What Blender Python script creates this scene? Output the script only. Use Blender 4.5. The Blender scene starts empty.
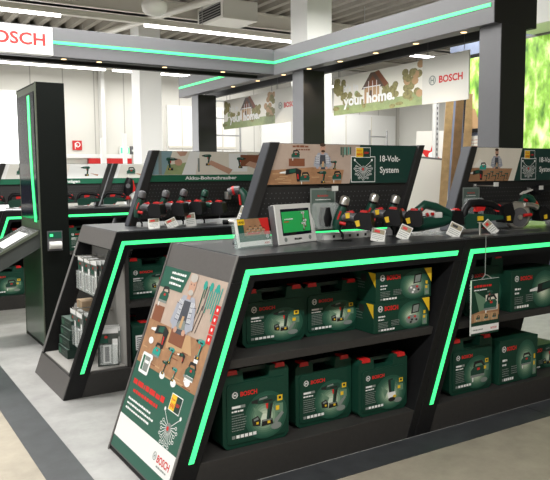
import bpy, math, random
from mathutils import Matrix, Vector
random.seed(7)
SC = bpy.context.scene
COL = SC.collection
K = 0.3617                      # sideways lean of every counter and header board
TOP = 1.045                     # counter height

# ---------------------------------------------------------------- materials
MATS = {}
def mat(name, col, rough=0.6, metal=0.0, emit=0.0, noise=0.0, scale=30.0, alpha=None, coat=0.0, spec=0.5, bump=0.0):
    m = bpy.data.materials.new(name); m.use_nodes = True
    nt = m.node_tree; b = nt.nodes['Principled BSDF']
    b.inputs['Base Color'].default_value = (*col, 1)
    b.inputs['Roughness'].default_value = rough
    b.inputs['Metallic'].default_value = metal
    b.inputs['Specular IOR Level'].default_value = spec
    if coat: b.inputs['Coat Weight'].default_value = coat
    if emit:
        b.inputs['Emission Color'].default_value = (*col, 1)
        b.inputs['Emission Strength'].default_value = emit
    if alpha is not None: b.inputs['Alpha'].default_value = alpha
    if noise or bump:
        tc = nt.nodes.new('ShaderNodeTexCoord'); n = nt.nodes.new('ShaderNodeTexNoise')
        n.inputs['Scale'].default_value = scale; n.inputs['Detail'].default_value = 9; n.inputs['Roughness'].default_value = .68
        nt.links.new(tc.outputs['Object'], n.inputs['Vector'])
        if noise:
            r = nt.nodes.new('ShaderNodeValToRGB')
            r.color_ramp.elements[0].position = 0.3; r.color_ramp.elements[1].position = 0.7
            r.color_ramp.elements[0].color = (*[c*(1-noise) for c in col], 1)
            r.color_ramp.elements[1].color = (*[min(1, c*(1+noise)) for c in col], 1)
            nt.links.new(n.outputs['Fac'], r.inputs['Fac']); nt.links.new(r.outputs['Color'], b.inputs['Base Color'])
        if bump:
            bp = nt.nodes.new('ShaderNodeBump'); bp.inputs['Strength'].default_value = bump; bp.inputs['Distance'].default_value = 0.002
            nt.links.new(n.outputs['Fac'], bp.inputs['Height']); nt.links.new(bp.outputs['Normal'], b.inputs['Normal'])
    MATS[name] = m
    return m

mat('black_laminate', (.0075,.0075,.008), .5, spec=.25, noise=.15, scale=40)
mat('lit_end_laminate', (.105,.098,.094), .45, noise=.08, scale=60)  # counter ends: lighter tone paints in the daylight from the left
mat('plinth_laminate', (.034,.032,.030), .5, spec=.3, noise=.12, scale=40)
mat('top_laminate', (.040,.043,.047), .30, noise=.15, scale=25)
mat('post_slate', (.040,.043,.052), .5, spec=.3)
mat('edge_trim', (.16,.155,.15), .4)
mat('inner_grey', (.30,.29,.27), .6, noise=.05, scale=20)
mat('gantry_grey', (.125,.125,.132), .42, noise=.02, scale=30)
mat('gantry_black', (.015,.0145,.014), .55)
mat('led_green', (.055,.88,.24), .4, emit=1.15)
mat('spot_warm', (1.0,.70,.36), .4, emit=2.4)
mat('tube_white', (1.0,.98,.96), .4, emit=7)
mat('case_green', (.0055,.043,.026), .5, spec=.3, noise=.10, scale=120, bump=.15)
mat('case_dark', (.004,.022,.015), .45)
mat('carton_green', (.006,.043,.025), .5, spec=.3, noise=.08, scale=50)
mat('print_green', (.010,.085,.055), .45)
mat('print_teal', (.02,.32,.26), .45)
mat('poster_green', (.018,.105,.070), .4)
mat('band_green', (.006,.120,.060), .5)
mat('header_green', (.007,.040,.030), .4)
GLOW = [(.010,.075,.045),(.020,.095,.058),(.040,.125,.078),(.075,.17,.11),(.13,.24,.155),(.22,.34,.23),(.35,.46,.33),(.50,.60,.45),(.64,.72,.58)]
for gi, gc in enumerate(GLOW): mat('glow_%d' % gi, gc, .5)
MATS['glow_a'] = MATS['glow_2']; MATS['glow_b'] = MATS['glow_4']; MATS['glow_c'] = MATS['glow_6']; MATS['glow_d'] = MATS['glow_7']
mat('red', (.55,.012,.012), .4)
mat('red_print', (.62,.018,.015), .5)
mat('white_print', (.84,.84,.82), .5)
mat('grey_print', (.22,.25,.23), .5)
mat('dim_print', (.09,.13,.11), .5)
mat('yellow', (.80,.52,.02), .45)
mat('black_print', (.012,.012,.012), .5)
mat('tool_green', (.006,.050,.032), .32)
mat('tool_black', (.006,.006,.007), .42, spec=.25)
mat('tool_grey', (.10,.10,.105), .35)
mat('silver', (.62,.60,.56), .28, metal=.9)
mat('steel', (.45,.45,.45), .3, metal=.9)
mat('paper', (.72,.72,.68), .7)
mat('paper_print', (.30,.26,.17), .6)
mat('clear_plastic', (.75,.80,.78), .12, alpha=.28)
mat('clear_acrylic', (.70,.85,.80), .08, alpha=.14)
mat('screen_frame', (.66,.66,.63), .4)
mat('screen_green', (.012,.22,.05), .3, emit=.6)
mat('screen_pale', (.45,.75,.55), .3, emit=.5)
mat('screen_black', (.006,.006,.014), .15)
mat('screen_navy', (.006,.008,.022), .12)
mat('kiosk_reflection', (.04,.085,.048), .28, coat=.4)  # green reflection on the pillar's lower side, put into the colour
mat('kiosk_black', (.0045,.006,.005), .5, spec=.14)
mat('kiosk_trim', (.085,.098,.070), .4)
mat('kiosk_grey', (.06,.066,.062), .22)
mat('floor_grey', (.315,.31,.30), .50, noise=.17, scale=6.0)
mat('floor_beige', (.34,.30,.235), .55, noise=.20, scale=4.0)
mat('strip_grey', (.044,.047,.051), .45, noise=.28, scale=7.0)
mat('wall_white', (.68,.67,.62), .8, noise=.02, scale=2)
mat('column_white', (.80,.80,.77), .7)
mat('ceiling_sheet', (.30,.275,.23), .6, noise=.15, scale=3)
mat('ceiling_steel', (.66,.63,.55), .5)
mat('window_glow', (1.0,1.0,1.0), .5, emit=1.6)
mat('partition_blue', (.16,.19,.27), .7, noise=.08, scale=8)
mat('wood_pale', (.42,.27,.13), .6, noise=.25, scale=9)
mat('wood_dark', (.20,.11,.05), .6, noise=.25, scale=9)
mat('cardboard', (.42,.30,.19), .8)
mat('sheet_white', (.72,.70,.64), .6)
mat('skin', (.52,.30,.21), .6)
mat('hair_grey', (.45,.42,.38), .7)
mat('hair_brown', (.07,.035,.018), .7)
mat('shirt_blue', (.34,.36,.42), .7)
mat('shirt_dark', (.055,.06,.075), .7)
mat('pic_wall', (.45,.35,.285), .5, noise=.22, scale=2.2)
mat('pic_pale', (.76,.71,.61), .5, noise=.06, scale=3)
mat('pic_table', (.36,.19,.095), .5, noise=.25, scale=14)
mat('pic_chest', (.22,.075,.035), .5)
mat('pic_bright', (.50,.31,.16), .5)
mat('pic_sky', (.84,.81,.73), .5)
mat('pic_lawn', (.30,.36,.17), .5, noise=.2, scale=10)
mat('pic_tree', (.27,.24,.10), .6, noise=.5, scale=30)
mat('pic_blue', (.22,.34,.38), .5)
mat('pic_roof', (.12,.075,.055), .5)

def leaf_material():
    m = bpy.data.materials.new('leaf_print'); m.use_nodes = True; nt = m.node_tree; b = nt.nodes['Principled BSDF']
    tc = nt.nodes.new('ShaderNodeTexCoord'); n = nt.nodes.new('ShaderNodeTexNoise'); n2 = nt.nodes.new('ShaderNodeTexNoise')
    mp = nt.nodes.new('ShaderNodeMapping'); mp.inputs['Scale'].default_value = (1, 1.0, .55)
    n.inputs['Scale'].default_value = 8; n.inputs['Detail'].default_value = 12; n.inputs['Distortion'].default_value = .25
    r = nt.nodes.new('ShaderNodeValToRGB'); e = r.color_ramp.elements
    e[0].position = .32; e[0].color = (.035,.11,.012,1); e[1].position = .72; e[1].color = (.78,.85,.45,1)
    k = e.new(.5); k.color = (.22,.42,.05,1)
    nt.links.new(tc.outputs['Object'], mp.inputs['Vector']); nt.links.new(mp.outputs['Vector'], n.inputs['Vector'])
    nt.links.new(n.outputs['Fac'], r.inputs['Fac']); nt.links.new(r.outputs['Color'], b.inputs['Base Color'])
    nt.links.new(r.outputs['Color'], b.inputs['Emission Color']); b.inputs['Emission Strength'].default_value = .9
    MATS['leaf_print'] = m
leaf_material()

def seam_material():
    m = MATS['wall_white']; nt = m.node_tree; b = nt.nodes['Principled BSDF']
    tc = nt.nodes.new('ShaderNodeTexCoord'); sp = nt.nodes.new('ShaderNodeSeparateXYZ')
    a = nt.nodes.new('ShaderNodeMath'); a.operation = 'FRACT'
    l = nt.nodes.new('ShaderNodeMath'); l.operation = 'LESS_THAN'; l.inputs[1].default_value = .035
    mx = nt.nodes.new('ShaderNodeMix'); mx.data_type = 'RGBA'
    mx.inputs['A'].default_value = (.66,.65,.60,1); mx.inputs['B'].default_value = (.42,.41,.37,1)
    s = nt.nodes.new('ShaderNodeMath'); s.operation = 'MULTIPLY'; s.inputs[1].default_value = 1.6
    nt.links.new(tc.outputs['Object'], sp.inputs[0]); nt.links.new(sp.outputs['X'], s.inputs[0]); nt.links.new(s.outputs[0], a.inputs[0])
    nt.links.new(a.outputs[0], l.inputs[0]); nt.links.new(l.outputs[0], mx.inputs['Factor']); nt.links.new(mx.outputs['Result'], b.inputs['Base Color'])
seam_material()

# ---------------------------------------------------------------- mesh builder
def frame(o, x, y):
    """matrix whose local x / y axes are the given world vectors; z = x cross y"""
    x = Vector(x).normalized(); y = Vector(y).normalized(); z = x.cross(y)
    M = Matrix.Identity(4)
    for i in range(3):
        M[i][0] = x[i]; M[i][1] = y[i]; M[i][2] = z[i]; M[i][3] = o[i]
    return M
def FRONT(o): return frame(o, (1,0,0), (0,0,1))      # a print that faces -Y
def SIDE(o): return frame(o, (0,-1,0), (0,0,1))      # a print that faces -X
TXT = {}
def text_geo(s, bold=0.0):
    key = (s, bold)
    if key in TXT: return TXT[key]
    cu = bpy.data.curves.new('t', 'FONT'); cu.body = s; cu.size = 1.0; cu.offset = bold; cu.resolution_u = 3
    ob = bpy.data.objects.new('t', cu); COL.objects.link(ob)
    dg = bpy.context.evaluated_depsgraph_get(); dg.update()
    me = ob.evaluated_get(dg).to_mesh()
    vs = [tuple(v.co) for v in me.vertices]; fs = [tuple(p.vertices) for p in me.polygons]
    ob.evaluated_get(dg).to_mesh_clear()
    bpy.data.objects.remove(ob); bpy.data.curves.remove(cu)
    x0 = min(v[0] for v in vs); x1 = max(v[0] for v in vs); y0 = min(v[1] for v in vs); y1 = max(v[1] for v in vs)
    TXT[key] = (vs, fs, x0, x1, y0, y1)
    return TXT[key]
def ell(cx, cy, rx, ry=None, n=14, a0=0, a1=360):
    ry = rx if ry is None else ry
    full = abs(a1-a0) >= 360
    return [(cx+rx*math.cos(math.radians(a0+(a1-a0)*i/(n if full else n-1))), cy+ry*math.sin(math.radians(a0+(a1-a0)*i/(n if full else n-1)))) for i in range(n)]
def rect(x0, x1, y0, y1): return [(x0,y0),(x1,y0),(x1,y1),(x0,y1)]
def rrect(x0, x1, y0, y1, r, n=4):
    out = []
    for cx, cy, a in ((x1-r,y0+r,-90),(x1-r,y1-r,0),(x0+r,y1-r,90),(x0+r,y0+r,180)):
        for i in range(n+1):
            t = math.radians(a+90*i/n); out.append((cx+r*math.cos(t), cy+r*math.sin(t)))
    return out

class MB:
    def __init__(s):
        s.v = []; s.f = []; s.m = []; s.sm = []; s.mats = []; s.T = Matrix.Identity(4); s.cnt = {}
    def mi(s, name):
        if name not in s.mats: s.mats.append(name)
        return s.mats.index(name)
    def add(s, vs, fs, m, smooth=False):
        o = len(s.v); k = s.mi(m)
        s.v += [tuple(s.T @ Vector(v)) for v in vs]
        for f in fs: s.f.append([i+o for i in f]); s.m.append(k); s.sm.append(smooth)
    def hexa(s, p, m):
        s.add(p, [(3,2,1,0),(4,5,6,7),(0,1,5,4),(1,2,6,5),(2,3,7,6),(3,0,4,7)], m)
    def box(s, x0, x1, y0, y1, z0, z1, m, k=0.0):
        """box; k shears x with height"""
        s.hexa([(x0+k*z0,y0,z0),(x1+k*z0,y0,z0),(x1+k*z0,y1,z0),(x0+k*z0,y1,z0),(x0+k*z1,y0,z1),(x1+k*z1,y0,z1),(x1+k*z1,y1,z1),(x0+k*z1,y1,z1)], m)
    def prism(s, poly, y0, y1, m, smooth=False):
        """polygon in x,z extruded along y"""
        n = len(poly)
        area = sum(poly[i][0]*poly[(i+1)%n][1]-poly[(i+1)%n][0]*poly[i][1] for i in range(n))
        if area < 0: poly = poly[::-1]
        vs = [(p[0],y0,p[1]) for p in poly]+[(p[0],y1,p[1]) for p in poly]
        s.add(vs, [tuple(range(n)), tuple(range(2*n-1,n-1,-1))], m)
        s.add(vs, [(i,n+i,n+(i+1)%n,(i+1)%n) for i in range(n)], m, smooth)
    def tube(s, pts, r, m, n=10, cap=True, sq=1.0):
        pts = [Vector(p) for p in pts]
        rs = r if isinstance(r, (list,tuple)) else [r]*len(pts)
        vs = []; up = None
        for i, p in enumerate(pts):
            d = (pts[min(i+1,len(pts)-1)]-pts[max(i-1,0)]).normalized()
            if up is None:
                up = Vector((0,0,1)) if abs(d.z) < .9 else Vector((1,0,0))
            a = d.cross(up).normalized(); b = a.cross(d).normalized(); up = b
            for j in range(n):
                t = 2*math.pi*j/n
                vs.append(tuple(p+a*(rs[i]*sq*math.cos(t))+b*(rs[i]*math.sin(t))))
        fs = []
        for i in range(len(pts)-1):
            for j in range(n): fs.append((i*n+j,i*n+(j+1)%n,(i+1)*n+(j+1)%n,(i+1)*n+j))
        s.add(vs, fs, m, True)
        if cap: s.add(vs, [tuple(range(n-1,-1,-1)), tuple(range((len(pts)-1)*n,len(pts)*n))], m)
    def flat(s, poly, m, lay=1):
        k = s.cnt[lay] = s.cnt.get(lay, 0)+1            # overlapping print layers never share a plane
        z = lay*.0005+(k % 40)*.000012
        n = len(poly)
        area = sum(poly[i][0]*poly[(i+1)%n][1]-poly[(i+1)%n][0]*poly[i][1] for i in range(n))
        if area < 0: poly = poly[::-1]
        s.add([(p[0],p[1],z) for p in poly], [tuple(range(n))], m)
    def line(s, a, b, w, m, lay=1):
        d = Vector((b[0]-a[0], b[1]-a[1])); d.normalize(); q = Vector((-d.y, d.x))*(w/2)
        s.flat([(a[0]-q.x,a[1]-q.y),(b[0]-q.x,b[1]-q.y),(b[0]+q.x,b[1]+q.y),(a[0]+q.x,a[1]+q.y)], m, lay)
    def text(s, body, x, y, h, m, lay=2, w=None, bold=.02, align='l'):
        """lower left at x, y; h = cap height of the letters; w = total width if given"""
        vs, fs, x0, x1, y0, y1 = text_geo(body, bold)
        capv = text_geo('H', bold); ch = capv[5]-capv[4]
        k = h/ch; kx = k if w is None else w/(x1-x0)
        wid = (x1-x0)*kx
        ox = x if align == 'l' else x-wid/2 if align == 'c' else x-wid
        z = lay*.0005
        s.add([(ox+(v[0]-x0)*kx, y+v[1]*k, z) for v in vs], fs, m)
    def scribble(s, x, y, w, h, m, lay=2):
        """a printed line too small to read"""
        t = 0
        while t < w*.93:
            l = min(random.uniform(h*.9, h*2.6), w-t)
            s.flat(rect(x+t, x+t+l, y, y+h*random.uniform(.75,1)), m, lay); t += l+h*.35
    def emblem(s, x, y, r, m, lay=2):
        """ring with an armature inside"""
        n = 20
        o = ell(x,y,r,n=n); i = ell(x,y,r*.80,n=n)
        for k in range(n): s.flat([o[k],o[(k+1)%n],i[(k+1)%n],i[k]], m, lay)
        s.flat(rect(x-r*.5,x-r*.30,y-r*.55,y+r*.55), m, lay); s.flat(rect(x+r*.30,x+r*.5,y-r*.55,y+r*.55), m, lay)
        s.flat(rect(x-r*.3,x+r*.3,y-r*.12,y+r*.12), m, lay)
    def build(s, name, parent=None, bevel=0.0, seg=2):
        me = bpy.data.meshes.new(name); me.from_pydata(s.v, [], s.f)
        for n in s.mats: me.materials.append(MATS[n])
        me.polygons.foreach_set('material_index', s.m); me.polygons.foreach_set('use_smooth', s.sm); me.update()
        ob = bpy.data.objects.new(name, me); COL.objects.link(ob)
        if parent: ob.parent = parent
        if bevel:
            b = ob.modifiers.new('bevel', 'BEVEL'); b.width = bevel; b.segments = seg; b.limit_method = 'ANGLE'; b.angle_limit = math.radians(40)
        return ob

def tag(o, label, cat, group=None):
    o['label'] = label; o['category'] = cat
    if group: o['group'] = group
    return o
def thing(name, label, cat, loc=(0,0,0), rz=0.0, group=None):
    o = bpy.data.objects.new(name, None); COL.objects.link(o); o.empty_display_size = .1
    o.location = loc; o.rotation_euler = (0,0,rz)
    return tag(o, label, cat, group)
def struct(mb, name, **kw):
    o = mb.build(name, **kw); o['kind'] = 'structure'; return o
def dup(root, loc, rz=None, label=None, group=None):
    r = root.copy(); COL.objects.link(r); r.location = loc
    if rz is not None: r.rotation_euler = (root.rotation_euler.x, root.rotation_euler.y, rz)
    if label: r['label'] = label
    if group: r['group'] = group
    for ch in list(root.children):
        c = ch.copy(); COL.objects.link(c); c.parent = r
        for g in list(ch.children):
            d = g.copy(); COL.objects.link(d); d.parent = c
    return r

# ---------------------------------------------------------------- small printed pictures (flat artwork)
def pic_drill(mb, x, y, s, lay=3, g='print_green', flip=1):
    P = lambda *q: [(x+flip*a*s, y+b*s) for a, b in q]
    mb.flat(P((-.52,.33),(-.52,.40),(-.40,.42),(-.30,.44),(-.30,.28),(-.40,.31)), 'black_print', lay)
    mb.flat(P((-.30,.27),(-.30,.46),(-.05,.49),(.26,.48),(.36,.40),(.34,.29),(.24,.25)), g, lay)
    mb.flat(P((-.26,.38),(-.24,.44),(.02,.47),(.04,.41)), 'grey_print', lay+1); mb.flat(P((-.12,.30),(-.10,.36),(.20,.36),(.22,.30)), 'black_print', lay+1)
    mb.flat(P((.06,.28),(.25,.28),(.17,-.05),(.15,-.26),(.0,-.26),(.03,.0)), g, lay)
    mb.flat(P((.14,.22),(.22,.22),(.15,-.22),(.09,-.22)), 'black_print', lay+1)
    mb.flat(P((-.03,.25),(.06,.25),(.05,.08),(.0,.08)), 'red_print', lay+1)
    mb.flat(P((-.16,-.24),(.20,-.24),(.24,-.42),(-.18,-.44)), 'black_print', lay+1); mb.flat(P((-.14,-.25),(.18,-.25),(.18,-.29),(-.14,-.29)), 'grey_print', lay+2)
    mb.flat(P((.03,-.30),(.13,-.30),(.13,-.38),(.03,-.38)), 'yellow', lay+2)
def pic_kit(mb, x, y, s, lay=3, g='print_green', flip=1):
    """drill with its spare battery and charger"""
    P = lambda *q: [(x+flip*a*s, y+b*s) for a, b in q]
    mb.flat(P((.25,-.30),(.55,-.05),(.62,-.12),(.34,-.42)), 'grey_print', lay)
    mb.flat(P((-.52,-.12),(-.30,-.05),(-.20,-.20),(-.22,-.38),(-.48,-.34)), 'black_print', lay); mb.flat(P((-.45,-.14),(-.30,-.10),(-.28,-.17),(-.44,-.20)), 'grey_print', lay+1); mb.flat(P((-.36,-.24),(-.28,-.24),(-.28,-.31),(-.36,-.31)), 'yellow', lay+2)
    pic_drill(mb, x, y+.03*s, s, lay, g, flip)
def pic_saw(mb, x, y, s, lay=3, g='print_green', flip=1):
    P = lambda *q: [(x+flip*a*s, y+b*s) for a, b in q]
    mb.flat(P((-.45,-.20),(.40,-.20),(.45,.05),(.30,.18),(-.25,.18),(-.45,.0)), g, lay)
    mb.flat(P((-.30,.18),(-.22,.40),(.25,.42),(.45,.15),(.33,.15),(.20,.30),(-.14,.28),(-.18,.18)), 'black_print', lay)
    mb.flat(P((-.48,-.30),(.42,-.30),(.42,-.20),(-.48,-.20)), 'grey_print', lay+1)
    mb.flat(P((-.05,.0),(.12,.0),(.12,.10),(-.05,.10)), 'red_print', lay+1)
    mb.flat(P((-.34,-.50),(-.28,-.50),(-.27,-.28),(-.36,-.28)), 'white_print', lay)
def pic_recip(mb, x, y, s, lay=3, g='print_green', flip=1):
    P = lambda *q: [(x+flip*a*s, y+b*s) for a, b in q]
    mb.flat(P((-.55,-.02),(-.55,.03),(-.25,.08),(-.25,-.02)), 'white_print', lay)
    mb.flat(P((-.28,-.08),(-.25,.14),(.25,.20),(.50,.10),(.42,-.35),(.28,-.35),(.22,.0)), 'black_print', lay)
    mb.flat(P((-.10,.0),(-.08,.14),(.22,.17),(.20,.02)), g, lay+1)
    mb.flat(P((.28,-.05),(.34,-.05),(.36,-.25),(.30,-.25)), 'red_print', lay+1)
def pic_chest(mb, x, y, s, lay=3):
    P = lambda *q: [(x+a*s, y+b*s) for a, b in q]
    mb.flat(P((-.10,.05),(.35,.10),(.40,.48),(-.02,.44)), 'black_print', lay)
    mb.flat(P((-.02,.10),(.30,.14),(.34,.42),(.04,.39)), 'grey_print', lay+1)
    mb.flat(ell(x-.02*s,y-.18*s,.38*s,.20*s,12), 'grey_print', lay+1)
    for a, b in ((-.22,-.1),(-.05,-.2),(.12,-.08),(.2,-.22),(-.12,-.3)):
        mb.flat(ell(x+a*s,y+b*s,.07*s,.05*s,8), random.choice(['black_print','print_green','white_print','red_print']), lay+2)
def glow(mb, x, y, rx, ry, lay=1):
    for i in range(len(GLOW)):
        q = 1.12-.115*i; mb.flat(ell(x-.10*rx*i/8,y-.12*ry*i/8,rx*q,ry*q,20), 'glow_%d' % i, lay+i*.12)
def tool_wheel(mb, x, y, r, lay=2):
    """spray of line-drawn tools around one battery"""
    for i in range(15):
        a = math.radians(165+i*(210/14)); ca, sa = math.cos(a), math.sin(a)
        q = r*(1 if i % 2 else .84)
        mb.line((x+ca*r*.22,y+sa*r*.22), (x+ca*q*.8,y+sa*q*.8), r*.035, 'white_print', lay)
        cx, cy = x+ca*q*.9, y+sa*q*.9
        n = 8; o = ell(cx,cy,r*.11,r*.085,n); k = ell(cx,cy,r*.075,r*.05,n)
        for j in range(n): mb.flat([o[j],o[(j+1)%n],k[(j+1)%n],k[j]], 'white_print', lay)
    for sx in (-1,1):
        mb.line((x+sx*r*.2,y+r*.15), (x+sx*r*.85,y+r*.62), r*.035, 'white_print', lay)
        mb.flat(ell(x+sx*r*.9,y+r*.7,r*.1,r*.1,8), 'white_print', lay)
    mb.flat(ell(x,y,r*.25,n=12), 'grey_print', lay+1); mb.flat(ell(x-.05*r,y-.04*r,r*.12,n=8), 'red_print', lay+2)
def power_badge(mb, x0, x1, y0, y1, lay=3):
    e = (y1-y0)*.06; xm = (x0+x1)/2
    mb.flat(rect(x0-e,x1+e,y0-e,y1+e), 'white_print', lay)
    mb.flat(rect(x0,xm,y0,y1), 'yellow', lay+1); mb.flat(rect(xm,x1,y0,y1), 'header_green', lay+1)
    h = y1-y0; w = xm-x0
    mb.text('Power', x0+w*.1, y0+h*.62, h*.16, 'red_print', lay+2, w=w*.75)
    mb.text('4All', x0+w*.1, y0+h*.16, h*.32, 'red_print', lay+2, w=w*.8)
    mb.text('18V', xm+w*.15, y0+h*.35, h*.24, 'red_print', lay+2, w=w*.65)
def pic_man(mb, x, y, s, hair='hair_grey', shirt='shirt_blue', lay=3):
    """standing man seen to the hips, x, y = belt"""
    P = lambda *q: [(x+a*s, y+b*s) for a, b in q]
    mb.flat(P((-.30,-.02),(-.36,.42),(-.22,.60),(.22,.60),(.36,.42),(.30,-.02)), shirt, lay)
    mb.flat(P((-.15,-.05),(-.13,.52),(.13,.52),(.17,-.05)), 'shirt_dark', lay+1)
    mb.flat(P((-.36,.44),(-.44,.10),(-.16,-.02),(-.14,.06),(-.30,.16),(-.24,.44)), shirt, lay+1)
    mb.flat(P((.36,.44),(.46,.10),(.20,-.02),(.16,.06),(.32,.16),(.24,.44)), shirt, lay+1)
    for i in range(4):
        mb.line((x-.32*s+i*.05*s,y+.18*s),(x-.28*s+i*.05*s,y+.52*s), .012*s, 'white_print', lay+1.2); mb.line((x+.30*s-i*.04*s,y+.18*s),(x+.27*s-i*.04*s,y+.52*s), .012*s, 'white_print', lay+1.2)
        mb.line((x-.38*s,y+(.18+i*.09)*s),(x-.16*s,y+(.16+i*.09)*s), .010*s, 'shirt_dark', lay+1.3); mb.line((x+.16*s,y+(.16+i*.09)*s),(x+.38*s,y+(.18+i*.09)*s), .010*s, 'shirt_dark', lay+1.3)
    mb.flat(P((-.18,.02),(-.10,.16),(.12,.20),(.20,.04)), 'grey_print', lay+2); mb.flat(P((-.05,.06),(-.02,.26),(.06,.26),(.05,.05)), 'pic_bright', lay+2.4)
    mb.flat(P((-.07,.55),(.07,.55),(.06,.68),(-.06,.68)), 'skin', lay+1)
    mb.flat(ell(x+.01*s,y+.78*s,.13*s,.17*s,12), 'skin', lay+2)
    mb.flat(ell(x+.0*s,y+.92*s,.14*s,.075*s,10), hair, lay+3)
    mb.flat(ell(x+.02*s,y+.67*s,.10*s,.05*s,10), hair, lay+3)
    for sx in (-.05,.06): mb.flat(ell(x+sx*s,y+.81*s,.018*s,.012*s,6), 'black_print', lay+3)
    mb.flat(ell(x-.15*s,y+.0*s,.07*s,.055*s,8), 'skin', lay+3); mb.flat(ell(x+.18*s,y+.0*s,.07*s,.055*s,8), 'skin', lay+3)
# ================================================================ the room
mb = MB()
def quad(x0,x1,y0,y1,m,z=0): mb.add([(x0,y0,z),(x1,y0,z),(x1,y1,z),(x0,y1,z)], [(0,1,2,3)], m)
quad(-9,.72,-6,14,'floor_beige'); quad(.72,16,-6,2.45,'floor_beige'); quad(.72,16,2.45,14,'floor_grey')
struct(mb, 'floor')
mb = MB(); mb.box(.710,.897,2.45,14,-.02,.002,'strip_grey'); struct(mb, 'trim_1')
mb = MB(); mb.box(.710,16,2.445,2.632,-.02,.002,'strip_grey')
for x in (3.38, 6.4): mb.box(x,x+.004,2.445,2.632,.001,.0025,'tool_black')
struct(mb, 'trim_2')
mb = MB(); mb.box(-9,16,14,14.2,0,4.3,'wall_white'); struct(mb, 'wall_back')
mb = MB(); mb.box(-9,16,-6.2,-6,0,4.3,'ceiling_steel'); struct(mb, 'wall_front')
mb = MB(); mb.box(7,7.15,1.0,6.78,0,3.15,'partition_blue'); struct(mb, 'wall_right')
mb = MB(); mb.box(12.6,12.75,-6,14,0,4.3,'wall_white'); struct(mb, 'wall_far_right')
# corrugated ceiling
mb = MB(); pr = []; x = -9.0
while x < 16:
    pr += [(x,4.30),(x+.10,4.30),(x+.14,4.20),(x+.24,4.20)]; x += .28
vs = [(a,-6.2,b) for a, b in pr]+[(a,14.2,b) for a, b in pr]; n = len(pr)
mb.add(vs, [(i,i+1,n+i+1,n+i) for i in range(n-1)], 'ceiling_sheet'); mb.box(-9,16,-6.2,14.2,4.32,4.36,'ceiling_sheet')
struct(mb, 'ceiling')
t_i = 3
for y in (3.2, 7.2, 10.6, 13.6):
    mb = MB(); mb.box(-9,16,y,y+.16,3.94,4.20,'ceiling_steel'); mb.box(-9,16,y-.05,y+.21,3.94,3.96,'ceiling_steel'); mb.box(-9,16,y-.05,y+.21,4.18,4.20,'ceiling_steel')
    struct(mb, 'trim_%d' % t_i); t_i += 1
for x, y, w in ((5.25,7.62,.40), (4.60,12.0,.42)):
    mb = MB(); mb.box(x,x+w,y,y+w,0,4.2,'column_white'); mb.box(x-.02,x+w+.02,y-.02,y+w+.02,0,.12,'column_white')
    o = struct(mb, 'trim_%d' % t_i, bevel=.008); t_i += 1
# daylight window strip far left, pale cladding doors on the back wall
mb = MB()
mb.box(.2,3.05,13.9,13.96,.5,2.95,'window_glow')
win = struct(mb, 'window_1')
mb = MB()
for a in ((.12,.2,.42,3.03),(3.05,3.13,.42,3.03)): mb.box(a[0],a[1],13.86,13.99,a[2],a[3],'column_white')
mb.box(.2,3.05,13.86,13.99,2.95,3.03,'column_white'); mb.box(.2,3.05,13.86,13.99,.42,.5,'column_white')
f = mb.build('window_frame', win)
for k, (x0, x1) in enumerate(((5.95,7.6), (8.3,12.4))):
    mb = MB(); mb.box(x0,x1,13.92,13.99,0,2.9,'column_white')
    for i in range(1,5):
        q = x0+(x1-x0)*i/5; mb.box(q-.012,q+.012,13.91,13.925,.05,2.85,'ceiling_steel')
    mb.box(x0,x1,13.9,13.925,1.98,2.03,'ceiling_steel')
    d = struct(mb, 'door_%d' % (k+1))
    mb = MB(); mb.box(x1-.22,x1-.19,13.86,13.92,1.0,1.25,'steel'); mb.build('door_handle', d)
mb = MB(); mb.box(3.4,5.1,13.88,13.99,1.52,1.62,'ceiling_steel'); mb.box(3.4,5.1,13.88,13.99,1.76,1.84,'column_white'); mb.box(4.2,5.1,13.87,13.99,1.63,1.755,'red'); struct(mb, 'trim_%d' % t_i); t_i += 1
mb = MB(); mb.box(4.47,4.54,13.8,13.99,0,4.2,'column_white'); struct(mb, 'trim_%d' % t_i); t_i += 1

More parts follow.
